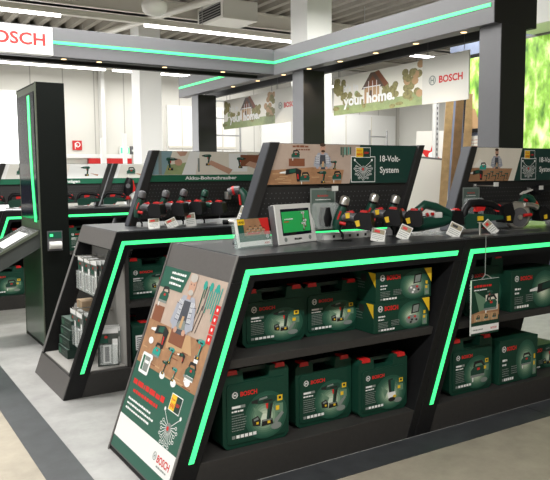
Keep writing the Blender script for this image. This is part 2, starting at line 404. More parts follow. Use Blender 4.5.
# ================================================================ shelving counters
def counter(x0, y0, label, closed, L=1.42, depth=.74, back=(.14,1.36), poster=False, end_cell=False, led_to=1.376, right_open=False):
    t = thing('display_counter', label, 'counter', (x0,y0,0))
    D = depth
    m = MB(); m.box(0,L,0,D,0,.145,'plinth_laminate',K)
    if not poster: m.box(-.002,0,.01,D-.01,.004,.14,'lit_end_laminate',K)
    m.build('plinth', t, bevel=.003)
    m = MB(); m.box(0,L,0,D,.925,1.035,'black_laminate',K); m.box(0,L,-.002,D,1.035,TOP,'top_laminate',K)
    m.box(-.003,0,.006,D-.006,.93,1.04,'lit_end_laminate',K)
    m.build('worktop', t, bevel=.003)
    if closed:
        m = MB(); m.box(0,.115,-.003,D,.004,.925,'black_laminate',K); m.box(-.003,0,.006,D-.006,.02,.93,'lit_end_laminate',K)
        m.build('end_panel', t, bevel=.002)
    else:
        for a, b in ((0,.05),(D-.05,D)):
            m = MB(); m.box(0,.115,a-.003,b,.004,.925,'black_laminate',K); m.box(-.003,0,a+.006,b-.006,.15,.925,'edge_trim' if a else 'black_laminate',K)
            m.build('upright', t, bevel=.002)
    for y0_, y1_ in (((0,.05),(D-.05,D)) if right_open else ((0,D),)):
        m = MB(); m.box(L-.05,L,y0_-.003,y1_,.004,.925,'black_laminate',K); m.build('upright' if right_open else 'end_panel', t, bevel=.002)
    m = MB(); m.box((.256 if end_cell else .115),L-.05,.02,D-.02,.535,.575,'plinth_laminate',K); m.build('shelf', t, bevel=.002)
    m = MB(); m.box((.31 if end_cell else back[0]),back[1],.40,.415,.145,.535 if right_open else .925,'black_laminate',K); m.build('back_board', t)
    if right_open:
        m = MB(); m.box(back[0],1.36,.40,.415,.575,.925,'black_laminate',K); m.build('back_board', t)
    if end_cell:
        m = MB(); m.box(.430,.455,.02,D-.05,.145,.925,'plinth_laminate'); m.box(.4275,.430,.03,D-.05,.150,.925,'inner_grey'); m.build('partition', t)
        m = MB(); m.box(.012,.372,.05,D-.05,.145,.150,'inner_grey',K); m.build('cell_floor', t)
    # light strip: slanted leg and top run, standing 4 mm proud in a slim channel
    m = MB()
    a = [(.053+K*.155,.155),(.078+K*.155,.155),(.078+K*.955,.955),(led_to+K*.955,.955),(led_to+K*.980,.980),(.053+K*.980,.980)]
    m.prism(a, -.007, .0, 'led_green'); m.build('light_strip', t)
    m = MB()
    a = [(.080+K*.15,.15),(.115+K*.15,.15),(.115+K*.925,.925),(L-.05+K*.925,.925),(L-.05+K*.953,.953),(.080+K*.953,.953)]
    m.prism(a, -.005, .004, 'tool_black'); m.build('light_channel', t)
    if poster: end_poster(t, D)
    return t

def end_poster(t, D):
    m = MB()
    m.T = frame((-.0036, D-.02, 0), (0,-1,0), (K,0,1))
    W, H0, H1 = .70, .03, .985
    m.flat(rect(0,W,H0,H1), 'pic_wall', .2)
    m.flat(rect(0,W,.445,.70), 'pic_table', 1)
    for i in range(16):                                     # grain of the bench top in the picture
        x = random.uniform(0,W-.12); y = random.uniform(.46,.68)
        m.flat(rect(x,x+random.uniform(.05,.12),y,y+.006), random.choice(['pic_bright','pic_chest']), 1.2)
    m.flat([(.28,.60),(.56,.62),(.50,.70),(.26,.69)], 'pic_bright', 1.4)
    m.flat(rect(0,W,.20,.455), 'poster_green', 3)
    m.flat([(0,.455),(0,.475),(W,.475),(W,.455)], 'poster_green', 3)
    m.flat(rect(0,W,.085,.20), 'white_print', 4)
    m.flat(rect(0,W,H0,.085), 'poster_green', 4)
    m.flat([(0,H1),(0,.875),(.275,.875),(.315,H1)], 'poster_green', 3)
    for i, w in enumerate((.17,.16,.15)): m.scribble(.105, .955-i*.027, w, .012, 'white_print', 4)
    pic_man(m, .37, .70, .285)
    m.flat(rect(.29,.45,.63,.70), 'pic_chest', 3.2)
    for i in range(9):                                      # tools hanging on the wall in the picture
        x = .50+i*.021; l = random.uniform(.07,.16)
        m.line((x,.955-random.uniform(0,.03)),(x-.004,.955-l), .010, random.choice(['print_teal','tool_grey','print_green','print_teal']), 3)
        if i % 3 == 0: m.flat(ell(x,.945,.018,.022,10), 'print_teal', 3.3)
    for i in range(3): m.line((.50+i*.03,.85),(.47+i*.03,.72), .005, 'tool_black', 3)
    for i in range(4): m.flat(rect(.655,.70,.70+i*.045,.74+i*.045), 'red_print', 3); m.flat(ell(.677,.72+i*.045,.008,n=8), 'white_print', 3.4)
    m.flat(rect(.02,.14,.70,.78), 'pic_chest', 2); pic_saw(m, .09,.835,.12)
    pic_recip(m, .17,.655,.20, 4); pic_saw(m, .20,.565,.10, 4, 'print_teal'); pic_drill(m, .36,.575,.085, 4, 'print_teal')
    for px, py in ((.155,.52),(.335,.475),(.47,.47),(.60,.505),(.10,.60)): m.flat(ell(px,py,.030,.018,10), 'white_print', 4.5)
    pic_drill(m, .45,.505,.07, 4,'print_teal'); pic_saw(m, .60,.555,.11, 4, 'print_green'); pic_drill(m, .62,.66,.10, 4, 'print_teal'); pic_drill(m, .33,.51,.07,4); pic_recip(m,.47,.60,.08,4); m.flat(rect(.57,.645,.515,.535),'white_print',4.6); m.flat(rect(.60,.64,.60,.63),'white_print',4.6)
    m.flat(rrect(.055,.175,.43,.535,.012), 'white_print', 5); m.flat(rrect(.062,.168,.437,.528,.01), 'print_green', 5.5); m.flat(rect(.10,.160,.445,.520), 'grey_print', 6); m.flat(rect(.105,.155,.485,.50), 'white_print', 6.5); m.flat(rect(.07,.095,.445,.52), 'band_green', 6)
    for i, (x, w) in enumerate(((.04,.155),(.205,.12),(.335,.10))): m.scribble(x, .365, w, .028, 'red_print', 4)
    m.scribble(.07, .325, .33, .018, 'red_print', 4)
    for i, w in enumerate((.30,.36,.33)): m.scribble(.04, .283-i*.024, w, .011, 'white_print', 4)
    power_badge(m, .50,.61,.360,.430, 4)
    tool_wheel(m, .555,.285,.095, 4)
    m.emblem(.505,.142,.019,'grey_print',5); m.text('BOSCH', .535,.125,.033,'red_print',5,w=.135,bold=.03)
    m.scribble(.545,.105,.11,.008,'grey_print',5)
    m.build('poster', t)
    for y, q in ((0,'edge_trim'),(D-.014,'lit_end_laminate')):
        m = MB(); m.box(-.008,-.003,y,y+.014,0,1.045,q,K); m.build('corner_trim', t)

A1 = counter(1.077, 2.64, 'front black shelving counter with the big workshop poster on its slanted end', True, poster=True)
A2 = counter(2.500, 2.64, 'right black shelving counter with circular saw and jigsaw on its top', True, back=(.14,1.235), led_to=1.40, right_open=True)
B1 = counter(1.077, 4.26, 'black shelving counter behind the front one, its slanted end open and hung with blister packs', False, depth=.76, end_cell=True)
B2 = counter(2.500, 4.26, 'black shelving counter mostly hidden behind the front counter and its header', True, depth=.76)
C1 = counter(1.00, 7.57, 'far black shelving counter behind the tall kiosk with a row of jigsaws', True, led_to=1.42)
C2 = counter(2.425, 7.57, 'far black shelving counter right of the jigsaws with a paper bag on it', True)
C0 = counter(-.425, 7.57, 'far black shelving counter at the left edge behind the kiosk tray', True)

# ---------------------------------------------------------------- header boards
def header(x0, y, label, L=1.07, z1=1.565, zp=1.345):
    """x0 = left edge at counter height"""
    t = thing('header_board', label, 'sign', (x0,y,TOP))
    H = z1-TOP; q = zp-TOP
    m = MB(); m.box(0,.055,-.03,.05,0,H,'gantry_black',K); m.box(-.003,0,-.026,.046,.004,H-.004,'post_slate',K); m.build('post', t, bevel=.002)
    m = MB(); m.box(L-.045,L,-.03,.05,0,H,'gantry_black',K); m.build('post', t, bevel=.002)
    m = MB(); m.box(.055,L-.045,0,.02,.045,q,'gantry_black',K)
    m.T = FRONT((0,-.0005,0))
    z = .075
    while z < q-.02:
        x = .09
        while x < L-.08:
            m.flat(rect(x+K*z-.0028,x+K*z+.0028,z-.0028,z+.0028), 'tool_grey', .6); x += .026
        z += .026
    m.build('pegboard', t)
    return t, H, q
def header_print(t, L, q, H):
    m = MB(); m.box(.055,L-.045,-.012,.02,q,H-.004,'gantry_black',K); m.T = FRONT((0,-.012,0))
    return m
def para(x0, x1, z0, z1): return [(x0+K*z0,z0),(x1+K*z0,z0),(x1+K*z1,z1),(x0+K*z1,z1)]

def system_header(x0, y, label, style):
    L = 1.07
    t, H, q = header(x0, y, label)
    m = header_print(t, L, q, H); zb, zt = q+.002, H-.006; h = zt-zb
    m.flat(para(.058,L-.048,zb,zt), 'header_green', .4)
    X = lambda f: .058+K*zb+f*.965          # fraction along the lower edge
    if style == 0:
        m.flat([(X(0),zb),(X(.56),zb),(X(.56)+K*h,zt),(X(0)+K*h,zt)], 'pic_wall', 1)
        m.flat([(X(0),zb),(X(.50),zb),(X(.50)+.02,zb+.075),(X(.30),zb+.09),(X(0)+K*.075,zb+.075)], 'pic_table', 1.5)
        for i in range(12):
            a = X(random.uniform(.03,.42)); b = zb+random.uniform(.006,.06); m.flat(rect(a,a+.05,b,b+.004), 'pic_bright', 1.7)
        m.flat(rect(X(.125)+.02,X(.125)+.12,zb+.095,zb+.135), 'pic_chest', 2); pic_saw(m, X(.19),zb+.155,.06)
        m.scribble(X(.14)+.03, zt-.018, .10, .011, 'pic_chest', 2); m.scribble(X(.16)+.03, zt-.033, .09, .008, 'pic_chest', 2)
        pic_man(m, X(.37),zb+.085,.135,'hair_brown')
        pic_recip(m, X(.15)+.01,zb+.06,.13,4,flip=1); pic_saw(m, X(.25),zb+.035,.07,4); pic_drill(m, X(.37),zb+.035,.07,4); pic_saw(m, X(.47),zb+.04,.07,4); pic_drill(m, X(.45),zb+.10,.05,4)
        for i in range(6): m.line((X(.50)+i*.013,zt-.012),(X(.50)+i*.013,zt-.05-.02*random.random()), .008, random.choice(['print_teal','print_green']), 3)
        m.flat(rect(X(.585),X(.615),zb+.06,zb+.14), 'red_print', 2)
        bx0, bx1 = X(.575)-.0, X(.575)+.165
        words = ('18-Volt-','System')
    else:
        m.flat([(X(0),zb),(X(.46),zb),(X(.46)+K*h,zt),(X(0)+K*h,zt)], 'pic_pale', 1)
        m.flat([(X(0),zb),(X(.40),zb),(X(.44),zb+.08),(X(.04),zb+.085)], 'pic_table', 1.5)
        m.flat([(X(.06),zb+.09),(X(.12),zb+.14),(X(.24),zb+.085)], 'pic_sky', 1.6)
        pic_man(m, X(.28),zb+.085,.125,'hair_brown','shirt_blue'); pic_saw(m, X(.15),zb+.09,.07,4,'print_teal'); pic_recip(m, X(.09),zb+.05,.12,4)
        for i in range(8): pic_drill(m, X(.18)+i*.028,zb+.02+.012*(i%3),.04,4)
        bx0, bx1 = X(.48)+.05, X(.48)+.195
        words = ('18-Volt-','System')
    m.flat(rect(bx0-.004,bx1+.004,zb+.006,zb+.150), 'white_print', 3); m.flat(rect(bx0,bx1,zb+.010,zb+.146), 'header_green', 4)
    tool_wheel(m, (bx0+bx1)/2, zb+.082, .068, 5)
    power_badge(m, bx0+.030,bx0+.030+.100,zb+.146,zb+.197, 6)
    m.build('graphic_panel', t)
    for wd, dz, ww in zip(words, (.122,.058), (.150,.140)):
        m = MB(); m.T = FRONT((0,-.012,0)); m.text(wd, bx1+.040, zb+dz, .034, 'white_print', 3, w=ww, bold=.012); m.build('lettering', t)
    return t
system_header(1.665, 3.05, 'slanted header board on the front counter with bearded man in workshop and 18-Volt-System', 0)
system_header(3.130, 3.05, 'slanted header board on the right counter showing a seated woodworker beside the 18 volt emblem', 1)

# header over the drill counter
t, H, q = header(1.665, 4.66, 'slanted header board over the rear drill counter reading Akku-Bohrschrauber', z1=1.578, zp=1.352)
m = header_print(t, 1.07, q, H); zb, zt = q+.002, H-.006
m.flat(para(.058,1.022,zb,zt), 'pic_pale', .4)
m.flat(para(.058,1.022,zb,zb+.048), 'band_green', 3)
b = zb+.05; X = lambda u: u+K*zb
m.flat([(X(.06)+.02,b),(X(.18),b),(X(.24),zt),(X(.06)+.08,zt)], 'pic_blue', 1); m.flat(rect(X(.13),X(.155),b,zt), 'grey_print', 1.4); m.flat([(X(.17),b),(X(.31),b),(X(.36),b+.09),(X(.2),b+.07)], 'pic_lawn', 1.2)
m.flat([(X(.31),b),(X(.42),b),(X(.46),zt),(X(.38),zt)], 'white_print', 1.5)
pic_drill(m, X(.225),b+.075,.10,4,flip=-1); m.flat(ell(X(.285),b+.09,.03,.025), 'skin', 3); m.flat([(X(.27),zt),(X(.36),zt),(X(.34),zt-.03),(X(.30),zt-.035)], 'skin', 3)
pic_drill(m, X(.52),b+.105,.09,4); m.flat([(X(.52),b+.08),(X(.70),b+.0),(X(.73),b+.035),(X(.55),b+.105)], 'skin', 5); m.flat(rect(X(.44),X(.455),b+.02,b+.12), 'grey_print', 2)
m.flat(rect(X(.70),X(.86),b+.02,zt-.01), 'white_print', 1.6); m.flat(rect(X(.80),X(.97),b+.06,zt-.02), 'pic_chest', 1.8); pic_drill(m, X(.80),b+.085,.09,4,flip=-1)
m.flat([(X(.84),b+.07),(X(1.0),b+.02),(X(1.0),b+.07),(X(.88),b+.1)], 'skin', 5); m.flat([(X(.92),b+.0),(X(1.0),b+.0),(X(1.03),zt-.05),(X(.95),b+.1)], 'band_green', 6); m.flat(ell(X(.97)+.02,zt-.02,.03,.02), 'hair_brown', 6)
m.build('graphic_panel', t)
m = MB(); m.T = FRONT((0,-.012,0)); m.text('Akku-Bohrschrauber', X(.335), zb+.013, .026, 'white_print', 4, w=.43, bold=.03); m.build('lettering', t)

# headers on the far row
def far_header(x0, label, words):
    L = 1.24
    t, H, q = header(x0, 7.98, label, L=L, z1=1.545, zp=1.31)
    m = header_print(t, L, q, H); zb, zt = q+.002, H-.006
    m.flat(para(.058,L-.048,zb,zt), 'white_print', .4); m.flat(para(.058,L-.048,zb,zb+.06), 'band_green', 3)
    for i, c in enumerate(('sheet_white','pic_sky','white_print')):
        a = .10+i*.36; m.flat(para(a,a+.30,zb+.06,zt-.01), c, 1)
        (pic_saw, pic_saw, pic_drill)[i](m, a+.2+K*zb, zb+.14, .12, 4)
        m.flat([(a+.24+K*zb,zb+.12),(a+.33+K*zb,zb+.085),(a+.34+K*zb,zb+.105)], 'skin', 5)
    m.build('graphic_panel', t)
    if words:
        m = MB(); m.T = FRONT((0,-.012,0)); m.text(words, words_x := .94+K*zb, zb+.013, .034, 'white_print', 4, w=.24, bold=.03, align='r'); m.build('lettering', t)
far_header(1.26, 'far slanted header board behind the kiosk with power saw pictures', 'Stichsägen')
far_header(2.52, 'far slanted header board right of the kiosk above the paper bag', None)
far_header(0.0, 'far slanted header board left of the kiosk at the picture edge', None)
# ================================================================ overhead frame
g = thing('overhead_frame', 'dark grey overhead frame of two lit beams on square posts above the counters', 'frame', (4.0,3.455,0))
def gp(m, name, bevel=.004): 
    o = m.build(name, g, bevel=bevel); return o
Y0 = 3.455
m = MB(); m.box(0,.13,0,5.50,2.47,2.735,'gantry_grey'); m.box(.40,.46,0,5.50,2.47,2.735,'gantry_black'); m.box(.13,.40,0,5.50,2.60,2.735,'gantry_black'); m.box(.0,.46,-.006,0,2.47,2.735,'gantry_black'); beam1 = gp(m,'beam')
m = MB(); m.box(-3.7,0,2.985,3.09,2.475,2.735,'gantry_grey'); m.box(-3.7,0,3.09,3.34,2.60,2.735,'gantry_black'); m.box(-3.7,0,3.34,3.40,2.475,2.735,'gantry_black'); m.box(-3.7,0,2.99,3.09,2.470,2.4755,'gantry_black'); beam2 = gp(m,'beam')
for y in (3.44, 5.97, 8.47):
    m = MB(); m.box(.06,.33,y-Y0,y-Y0+.20,.012,2.47,'gantry_grey'); m.box(.062,.328,y-Y0-.004,y-Y0,.012,2.47,'gantry_black'); p = gp(m,'post')  # dark front sheet paints the shade on that side of the grey post
    m = MB(); m.box(.03,.36,y-Y0-.03,y-Y0+.23,0,.012,'steel'); m.build('foot_plate', p)
m = MB(); m.box(-3.6,-3.4,3.0,3.2,0,2.5,'gantry_grey'); gp(m,'post')
m = MB(); m.box(-.006,.001,.03,5.48,2.588,2.613,'led_green'); gp(m,'light_strip',0)
m = MB(); m.box(-3.7,.0,2.979,2.986,2.588,2.613,'led_green'); gp(m,'light_strip',0)
def spot(x, y):
    m = MB(); m.tube([(x,y,2.472),(x,y,2.464)], .024, 'spot_warm', 14); 
    o = m.build('spotlight', g)
    m = MB(); m.tube([(x,y,2.472),(x,y,2.467)], .030, 'tool_grey', 16); m.build('bezel', o)
    l = bpy.data.lights.new('spot_lamp', 'SPOT'); l.energy = 9; l.color = (1,.82,.58); l.spot_size = math.radians(95); l.spot_blend = .6; l.shadow_soft_size = .03
    ob = bpy.data.objects.new('spot_lamp', l); COL.objects.link(ob); ob.location = (4.0+x,Y0+y,2.455)
for y in (7.49, 6.90, 6.35, 5.87, 5.35, 4.83, 4.32, 3.80): spot(.065, y-Y0)
for x in (1.15, 1.76, 2.09, 2.75, 3.40): spot(x-4.0, 3.03)

# signs on and under the frame
t = thing('hanging_sign', 'white lit sign with red lettering on the cross beam at upper left', 'sign', (.62,6.36,2.47))
m = MB(); m.box(-.15,1.015,0,.074,.0,.24,'white_print'); m.build('panel', t, bevel=.004)
m = MB(); m.T = FRONT((0,-.001,0)); m.text('BOSCH', .43, .080, .105, 'red_print', 2, w=.52, bold=.025); m.build('lettering', t)
m = MB(); m.T = FRONT((0,-.001,0)); m.emblem(.20,.125,.055,'red_print',2); m.build('emblem', t)
t['label'] = 'white sign with large red lettering on the cross beam at upper left'

def home_banner(y0, label):
    t = thing('hanging_banner', label, 'banner', (4.40,y0,2.01))
    L, H = 1.31, .385
    m = MB(); m.box(0,.012,-L,0,0,H,'sheet_white'); m.T = SIDE((-.0005,0,0))
    m.flat(rect(0,L,0,H), 'pic_sky', .3); m.flat(rect(0,L,0,.10), 'pic_lawn', 1)
    for i in range(18):
        x = random.uniform(.02,L-.05); m.flat(ell(x,random.uniform(.02,.11),random.uniform(.02,.06),random.uniform(.012,.03),9), random.choice(['pic_tree','pic_lawn','pic_lawn']), 1.3)
    for i in range(16):
        m.flat(ell(.10+random.uniform(-.07,.07),.27+random.uniform(-.05,.07),.04,.035,9), 'pic_tree', 1.6)
    for i in range(22):
        m.flat(ell(L-.12+random.uniform(-.10,.10),.22+random.uniform(-.12,.14),.045,.035,9), random.choice(['pic_tree','pic_bright','pic_tree']), 1.6)
        m.flat(ell(.88+random.uniform(-.09,.09),.17+random.uniform(-.06,.06),.04,.03,9), 'pic_tree', 1.5)
    for i in range(14): m.flat(ell(random.uniform(.14,.48),random.uniform(.09,.20),random.uniform(.03,.05),random.uniform(.025,.04),9), random.choice(['pic_tree','pic_lawn','pic_tree']), 1.7)
    for i in range(8): m.flat(ell(random.uniform(.72,.98),random.uniform(.08,.16),.04,.03,9), random.choice(['pic_tree','pic_lawn']), 1.8)
    # timber house of the picture
    m.flat(rect(.50,.74,.08,.25), 'pic_bright', 2); m.flat([(.46,.22),(.60,.37),(.66,.37),(.80,.22),(.74,.22),(.63,.34),(.52,.22)], 'pic_roof', 3)
    m.flat([(.53,.24),(.63,.34),(.73,.24)], 'pic_chest', 2.5); m.flat([(.66,.37),(.72,.38),(.86,.24),(.80,.21)], 'pic_chest', 2.6)
    for x in (.50,.57,.63,.69,.735): m.line((x,.08),(x,.24 if x in (.50,.735) else .29), .010, 'white_print', 3.5)
    m.line((.49,.235),(.75,.235), .010, 'white_print', 3.6)
    m.flat(rect(.585,.62,.09,.20), 'pic_roof', 3)
    m.build('picture', t)
    m = MB(); m.T = SIDE((-.0005,0,0))
    m.text("it's in", .17, .225, .075, 'white_print', 6, w=.24, bold=.04); m.build('lettering', t); m = MB(); m.T = SIDE((-.0005,0,0))
    m.text('your home.', .17, .085, .105, 'white_print', 6, w=.78, bold=.04)
    m.build('lettering', t)
    for yy in (-.08,-L+.08):
        m = MB(); m.tube([(.006,yy,H),(.006,yy,.592)], .003, 'tool_grey', 6); m.build('wire', t)
def logo_banner(y0, label):
    t = thing('hanging_logo_panel', label, 'banner', (4.395,y0,2.005))
    L, H = .54, .40
    m = MB(); m.box(0,.012,-L,0,0,H,'sheet_white'); m.build('panel', t, bevel=.002)
    m = MB(); m.T = SIDE((-.0008,0,0)); m.emblem(.125,.20,.042,'grey_print',2); m.build('emblem', t); m = MB(); m.T = SIDE((-.0008,0,0)); m.text('BOSCH', .205,.172,.060,'red_print',2,w=.27,bold=.03); m.build('lettering', t)
    for yy in (-.06,-L+.06):
        m = MB(); m.tube([(.006,yy,H),(.006,yy,.597)], .003, 'tool_grey', 6); m.build('wire', t)
home_banner(5.90, 'hanging banner of a timber house with your home lettering, between the two nearer posts')
logo_banner(4.585, 'white hanging panel with red lettering beside the right post')
home_banner(8.38, 'smaller-looking hanging house banner between the two farther posts')
logo_banner(7.065, 'white hanging panel with red lettering half hidden behind the middle post')

# ================================================================ kiosk
t = thing('info_kiosk', 'tall dark kiosk pillar with screen, keyboard tray and printer slot', 'kiosk', (1.305,5.65,0))
m = MB(); m.box(0,.222,0,.68,0,2.14,'kiosk_black'); m.box(-.004,0,.02,.66,.03,.93,'kiosk_reflection'); m.box(-.004,0,.006,.674,.97,2.125,'kiosk_trim'); m.build('pillar', t, bevel=.006)
for y in (0,.668):
    m = MB(); m.box(-.007,.004,y,y+.012,.0,2.14,'kiosk_trim'); m.build('edge_trim', t)
m = MB(); m.box(-.010,-.004,.05,.64,1.05,2.07,'screen_navy'); m.build('screen', t)
m = MB(); pts = []
for i in range(13):
    f = i/12; z = 1.03+f*1.02; y = .075+.10*f+.03*math.sin(f*math.pi); pts.append((y,z))
vs = [(-.013,a,z) for a, z in pts]+[(-.013,a+.085,z) for a, z in pts]
n = len(pts); m.add(vs, [(i,n+i,n+i+1,i+1) for i in range(n-1)]+[], 'led_green'); m.build('light_strip', t)
m = MB(); m.prism([(-.004,.97),(-.50,.70),(-.52,.55),(-.06,.80),(-.004,.83)], .02, .64, 'kiosk_grey'); m.prism([(-.02,.968),(-.48,.718),(-.48,.70),(-.02,.94)], .012, .022, 'kiosk_trim'); tr = m.build('keyboard_tray', t, bevel=.004)
m = MB(); m.T = frame((-.03,.30,.9565),(0,-1,0),(.27,0,.147) ); 
m.flat(rect(-.17,.17,-.27,-.05), 'white_print', 3)
m.flat(rect(-.20,.20,-.52,-.30), 'screen_navy', 3)
m.build('keyboard', tr)
m = MB(); m.box(.045,.165,-.004,.0,.80,.96,'tool_grey'); m.box(.053,.157,-.006,-.004,.90,.952,'print_green'); m.box(.065,.09,-.007,-.006,.915,.935,'led_green'); pr_ = m.build('printer', t, bevel=.002)
m = MB(); m.tube([(.057,-.012,.845),(.152,-.012,.845)], .030, 'screen_frame', 14); m.build('paper_roll', pr_)

# ================================================================ tool cases
def make_case(name, label, w, h, d, picture, body='case_green'):
    t = thing(name, label, 'tool case')
    hs = .052; x = w/2; c = .022
    m = MB()
    m.prism([(-x,c),(-x+c,0),(x-c,0),(x,c),(x,h-c),(x-c,h),(x*.42,h),(x*.38,h-hs),(-x*.38,h-hs),(-x*.42,h),(-x+c,h),(-x,h-c)], -d/2, d/2, body)
    m.build('shell', t, bevel=.007, seg=2)
    m = MB(); m.prism(rrect(-x+.020,x-.020,.022,h-hs-.008,.02), -d/2-.005, -d/2+.002, body); m.build('front_panel', t, bevel=.003)
    m = MB(); m.prism([(-x*.46,h-.004),(x*.46,h-.004),(x*.44,h-.022),(-x*.44,h-.022)], -.017, .017, 'case_dark'); m.build('handle', t, bevel=.006)
    for s in (-1,1):
        m = MB(); m.prism([(s*x*.72-.026,h-.014),(s*x*.72+.026,h-.014),(s*x*.72+.022,h+.007),(s*x*.72-.022,h+.007)], -d/2-.006, -d/2+.045, 'red'); m.build('latch', t, bevel=.003)
    label_print(t, x, h-hs, -d/2-.0055, picture)
    return t
def label_print(t, x, hh, y, picture):
    m = MB(); m.T = FRONT((0,y,0)); w = 2*x
    m.flat(rrect(-x+.028,x-.028,.030,hh-.016,.012), 'case_green', .4)
    gx, gy = x*.28, hh*.42
    glow(m, gx, gy, w*.29, hh*.33, 1)
    m.flat([(-x*.12,hh*.58),(gx-.02,hh*.46),(gx-.04,hh*.30)], 'glow_b', 2.4)
    picture(m, gx, gy+.012, min(w,hh)*.50, 4)
    for i in range(3): pass
    m.flat(rect(x*.62,x*.78,hh*.60,hh*.69), 'yellow', 4); m.flat(rect(x*.66,x*.74,hh*.63,hh*.67), 'black_print', 5)
    m.flat(rect(x*.55,x*.80,hh*.42,hh*.56), 'glow_b', 3.5); m.flat(rect(x*.57,x*.68,hh*.46,hh*.53), 'yellow', 4.5)
    m.flat(ell(x*.58,hh*.22,x*.17,hh*.055,10), 'grey_print', 4)
    m.flat(rect(-x*.76,-x*.36,hh*.61,hh*.655), 'grey_print', 4); m.flat(rect(-x*.75,-x*.5,hh*.615,hh*.65), 'white_print', 4.5)
    m.scribble(-x*.76, hh*.555, w*.17, hh*.028, 'white_print', 4)
    for i in range(7): m.scribble(-x*.76, hh*.50-i*hh*.038, w*.22*random.uniform(.85,1), hh*.016, 'grey_print', 4)
    for i in range(6): m.flat(rect(-x*.76+i*x*.125,-x*.76+i*x*.125+x*.10,hh*.155,hh*.205), 'white_print' if i else 'grey_print', 4)
    lb = m.build('printed_label', t)
    m = MB(); m.T = FRONT((0,y,0)); m.emblem(-x*.66, hh*.815, x*.085, 'white_print', 5); m.build('emblem', lb); m = MB(); m.T = FRONT((0,y,0)); m.text('BOSCH', -x*.50, hh*.785, hh*.072, 'red_print', 5, w=w*.25, bold=.035); m.build('lettering', lb)

def carton(name, label, w, h, d, picture, corner=False):
    t = thing(name, label, 'carton')
    m = MB(); m.box(-w/2,w/2,-d/2,d/2,0,h,'carton_green'); m.build('box', t, bevel=.002)
    x = w/2
    m = MB(); m.T = FRONT((0,-d/2-.0003,0))
    gx, gy = x*.38, h*.46
    glow(m, gx, gy, w*.24, h*.42, 1)
    picture(m, gx, gy, h*.78, 4)
    m.scribble(-x*.86, h*.52, w*.12, h*.05, 'white_print', 4); m.scribble(-x*.86, h*.42, w*.10, h*.045, 'white_print', 4)
    for i in range(4): m.scribble(-x*.86, h*.33-i*h*.05, w*.17, h*.022, 'grey_print', 4); m.scribble(-x*.40, h*.36-i*h*.05, w*.15, h*.022, 'grey_print', 4)
    for i in range(6): m.flat(rect(-x*.86+i*x*.10,-x*.86+i*x*.10+x*.08,h*.07,h*.13), 'white_print' if i else 'grey_print', 4)
    m.flat(rect(x*.74,x*.92,h*.08,h*.42), 'glow_b', 3); m.flat(rect(x*.77,x*.85,h*.30,h*.39), 'yellow', 4); m.flat(rect(x*.78,x*.86,h*.45,h*.56), 'yellow', 4); m.flat(ell(x*.83,h*.17,x*.06,h*.06,8), 'grey_print', 4)
    if corner: m.flat([(x*.72,h*.985),(x,h*.985),(x,h*.50)], 'yellow', 6)
    lb = m.build('printed_front', t)
    m = MB(); m.T = FRONT((0,-d/2-.0003,0)); m.emblem(-x*.79, h*.80, min(h*.10,.018), 'white_print', 5); m.build('emblem', lb); m = MB(); m.T = FRONT((0,-d/2-.0003,0)); m.text('BOSCH', -x*.64, h*.80-min(h*.075,.0125), min(h*.15,.025), 'red_print', 5, w=w*.24, bold=.035); m.build('lettering', lb)
    m = MB(); m.T = SIDE((-w/2-.0003,0,0))
    for i in range(4): m.scribble(-d*.30, h*.70-i*h*.09, d*.4, h*.035, 'dim_print', 3)
    if corner: m.flat([(d/2*.45,h*.97),(d/2*.98,h*.97),(d/2*.98,h*.5)], 'yellow', 3); m.flat(rect(-.01,d/2*.3,h*.68,h*.9), 'black_print', 3)
    m.build('printed_side', t)
    return t
DR = lambda f=1: (lambda m,x,y,s,l: pic_kit(m,x,y,s,l,'tool_green',f))
SW = lambda m,x,y,s,l: pic_saw(m,x,y,s,l,'tool_green')
def SCREW(m,x,y,s,l):
    m.flat([(x-.16*s,y+.45*s),(x+.10*s,y+.5*s),(x+.14*s,y-.1*s),(x-.10*s,y-.1*s)],'black_print',l); m.flat([(x-.02*s,y+.42*s),(x+.22*s,y+.42*s),(x+.20*s,y-.1*s),(x+.03*s,y-.1*s)],'print_green',l+.6)
    m.flat([(x-.18*s,y-.1*s),(x+.24*s,y-.1*s),(x+.28*s,y-.3*s),(x-.14*s,y-.36*s)],'white_print',l+1); m.flat(ell(x+.05*s,y-.42*s,.2*s,.10*s,10),'black_print',l+1); m.flat(ell(x+.2*s,y-.3*s,.1*s,.06*s,8),'yellow',l+2)
ZB, ZS = .147, .576
def put(o, x, y, z, rz=0): o.location = (x,y,z); o.rotation_euler = (0,0,rz); return o
put(make_case('tool_case','large green drill case at lower left of the front counter base',.355,.362,.11,DR()), 1.566,2.755,ZB,.0)
put(make_case('tool_case','middle green drill case standing on the base of the front counter',.345,.325,.11,DR()), 1.990,2.805,ZB,.0)
put(make_case('tool_case','green case with two-tone gun tool picture, rightmost on the front counter base',.33,.300,.11,SCREW), 2.337,2.755,ZB,.0)
put(make_case('tool_case','green drill case at the left of the front counter middle shelf',.355,.275,.11,DR()), 1.735,2.865,ZS,.0)
put(make_case('tool_case','green drill case between left case and cartons on the front counter shelf',.345,.270,.11,DR()), 2.10,2.89,ZS,.0)
put(carton('tool_carton','lower of two dark green cartons with yellow corners on the front shelf',.385,.160,.22,pic_chest,True), 2.455,2.80,ZS,.0)
put(carton('tool_carton','upper of two dark green cartons with yellow corners on the front shelf',.385,.160,.22,pic_chest,True), 2.468,2.80,ZS+.1605,.0)
put(make_case('tool_case','tall green case on the upper shelf behind the hanging leaflet',.33,.335,.11,SW), 3.135,2.80,ZS,0)
put(make_case('tool_case','green jigsaw case on the base of the right counter',.345,.315,.11,SW), 2.985,2.745,ZB,0)
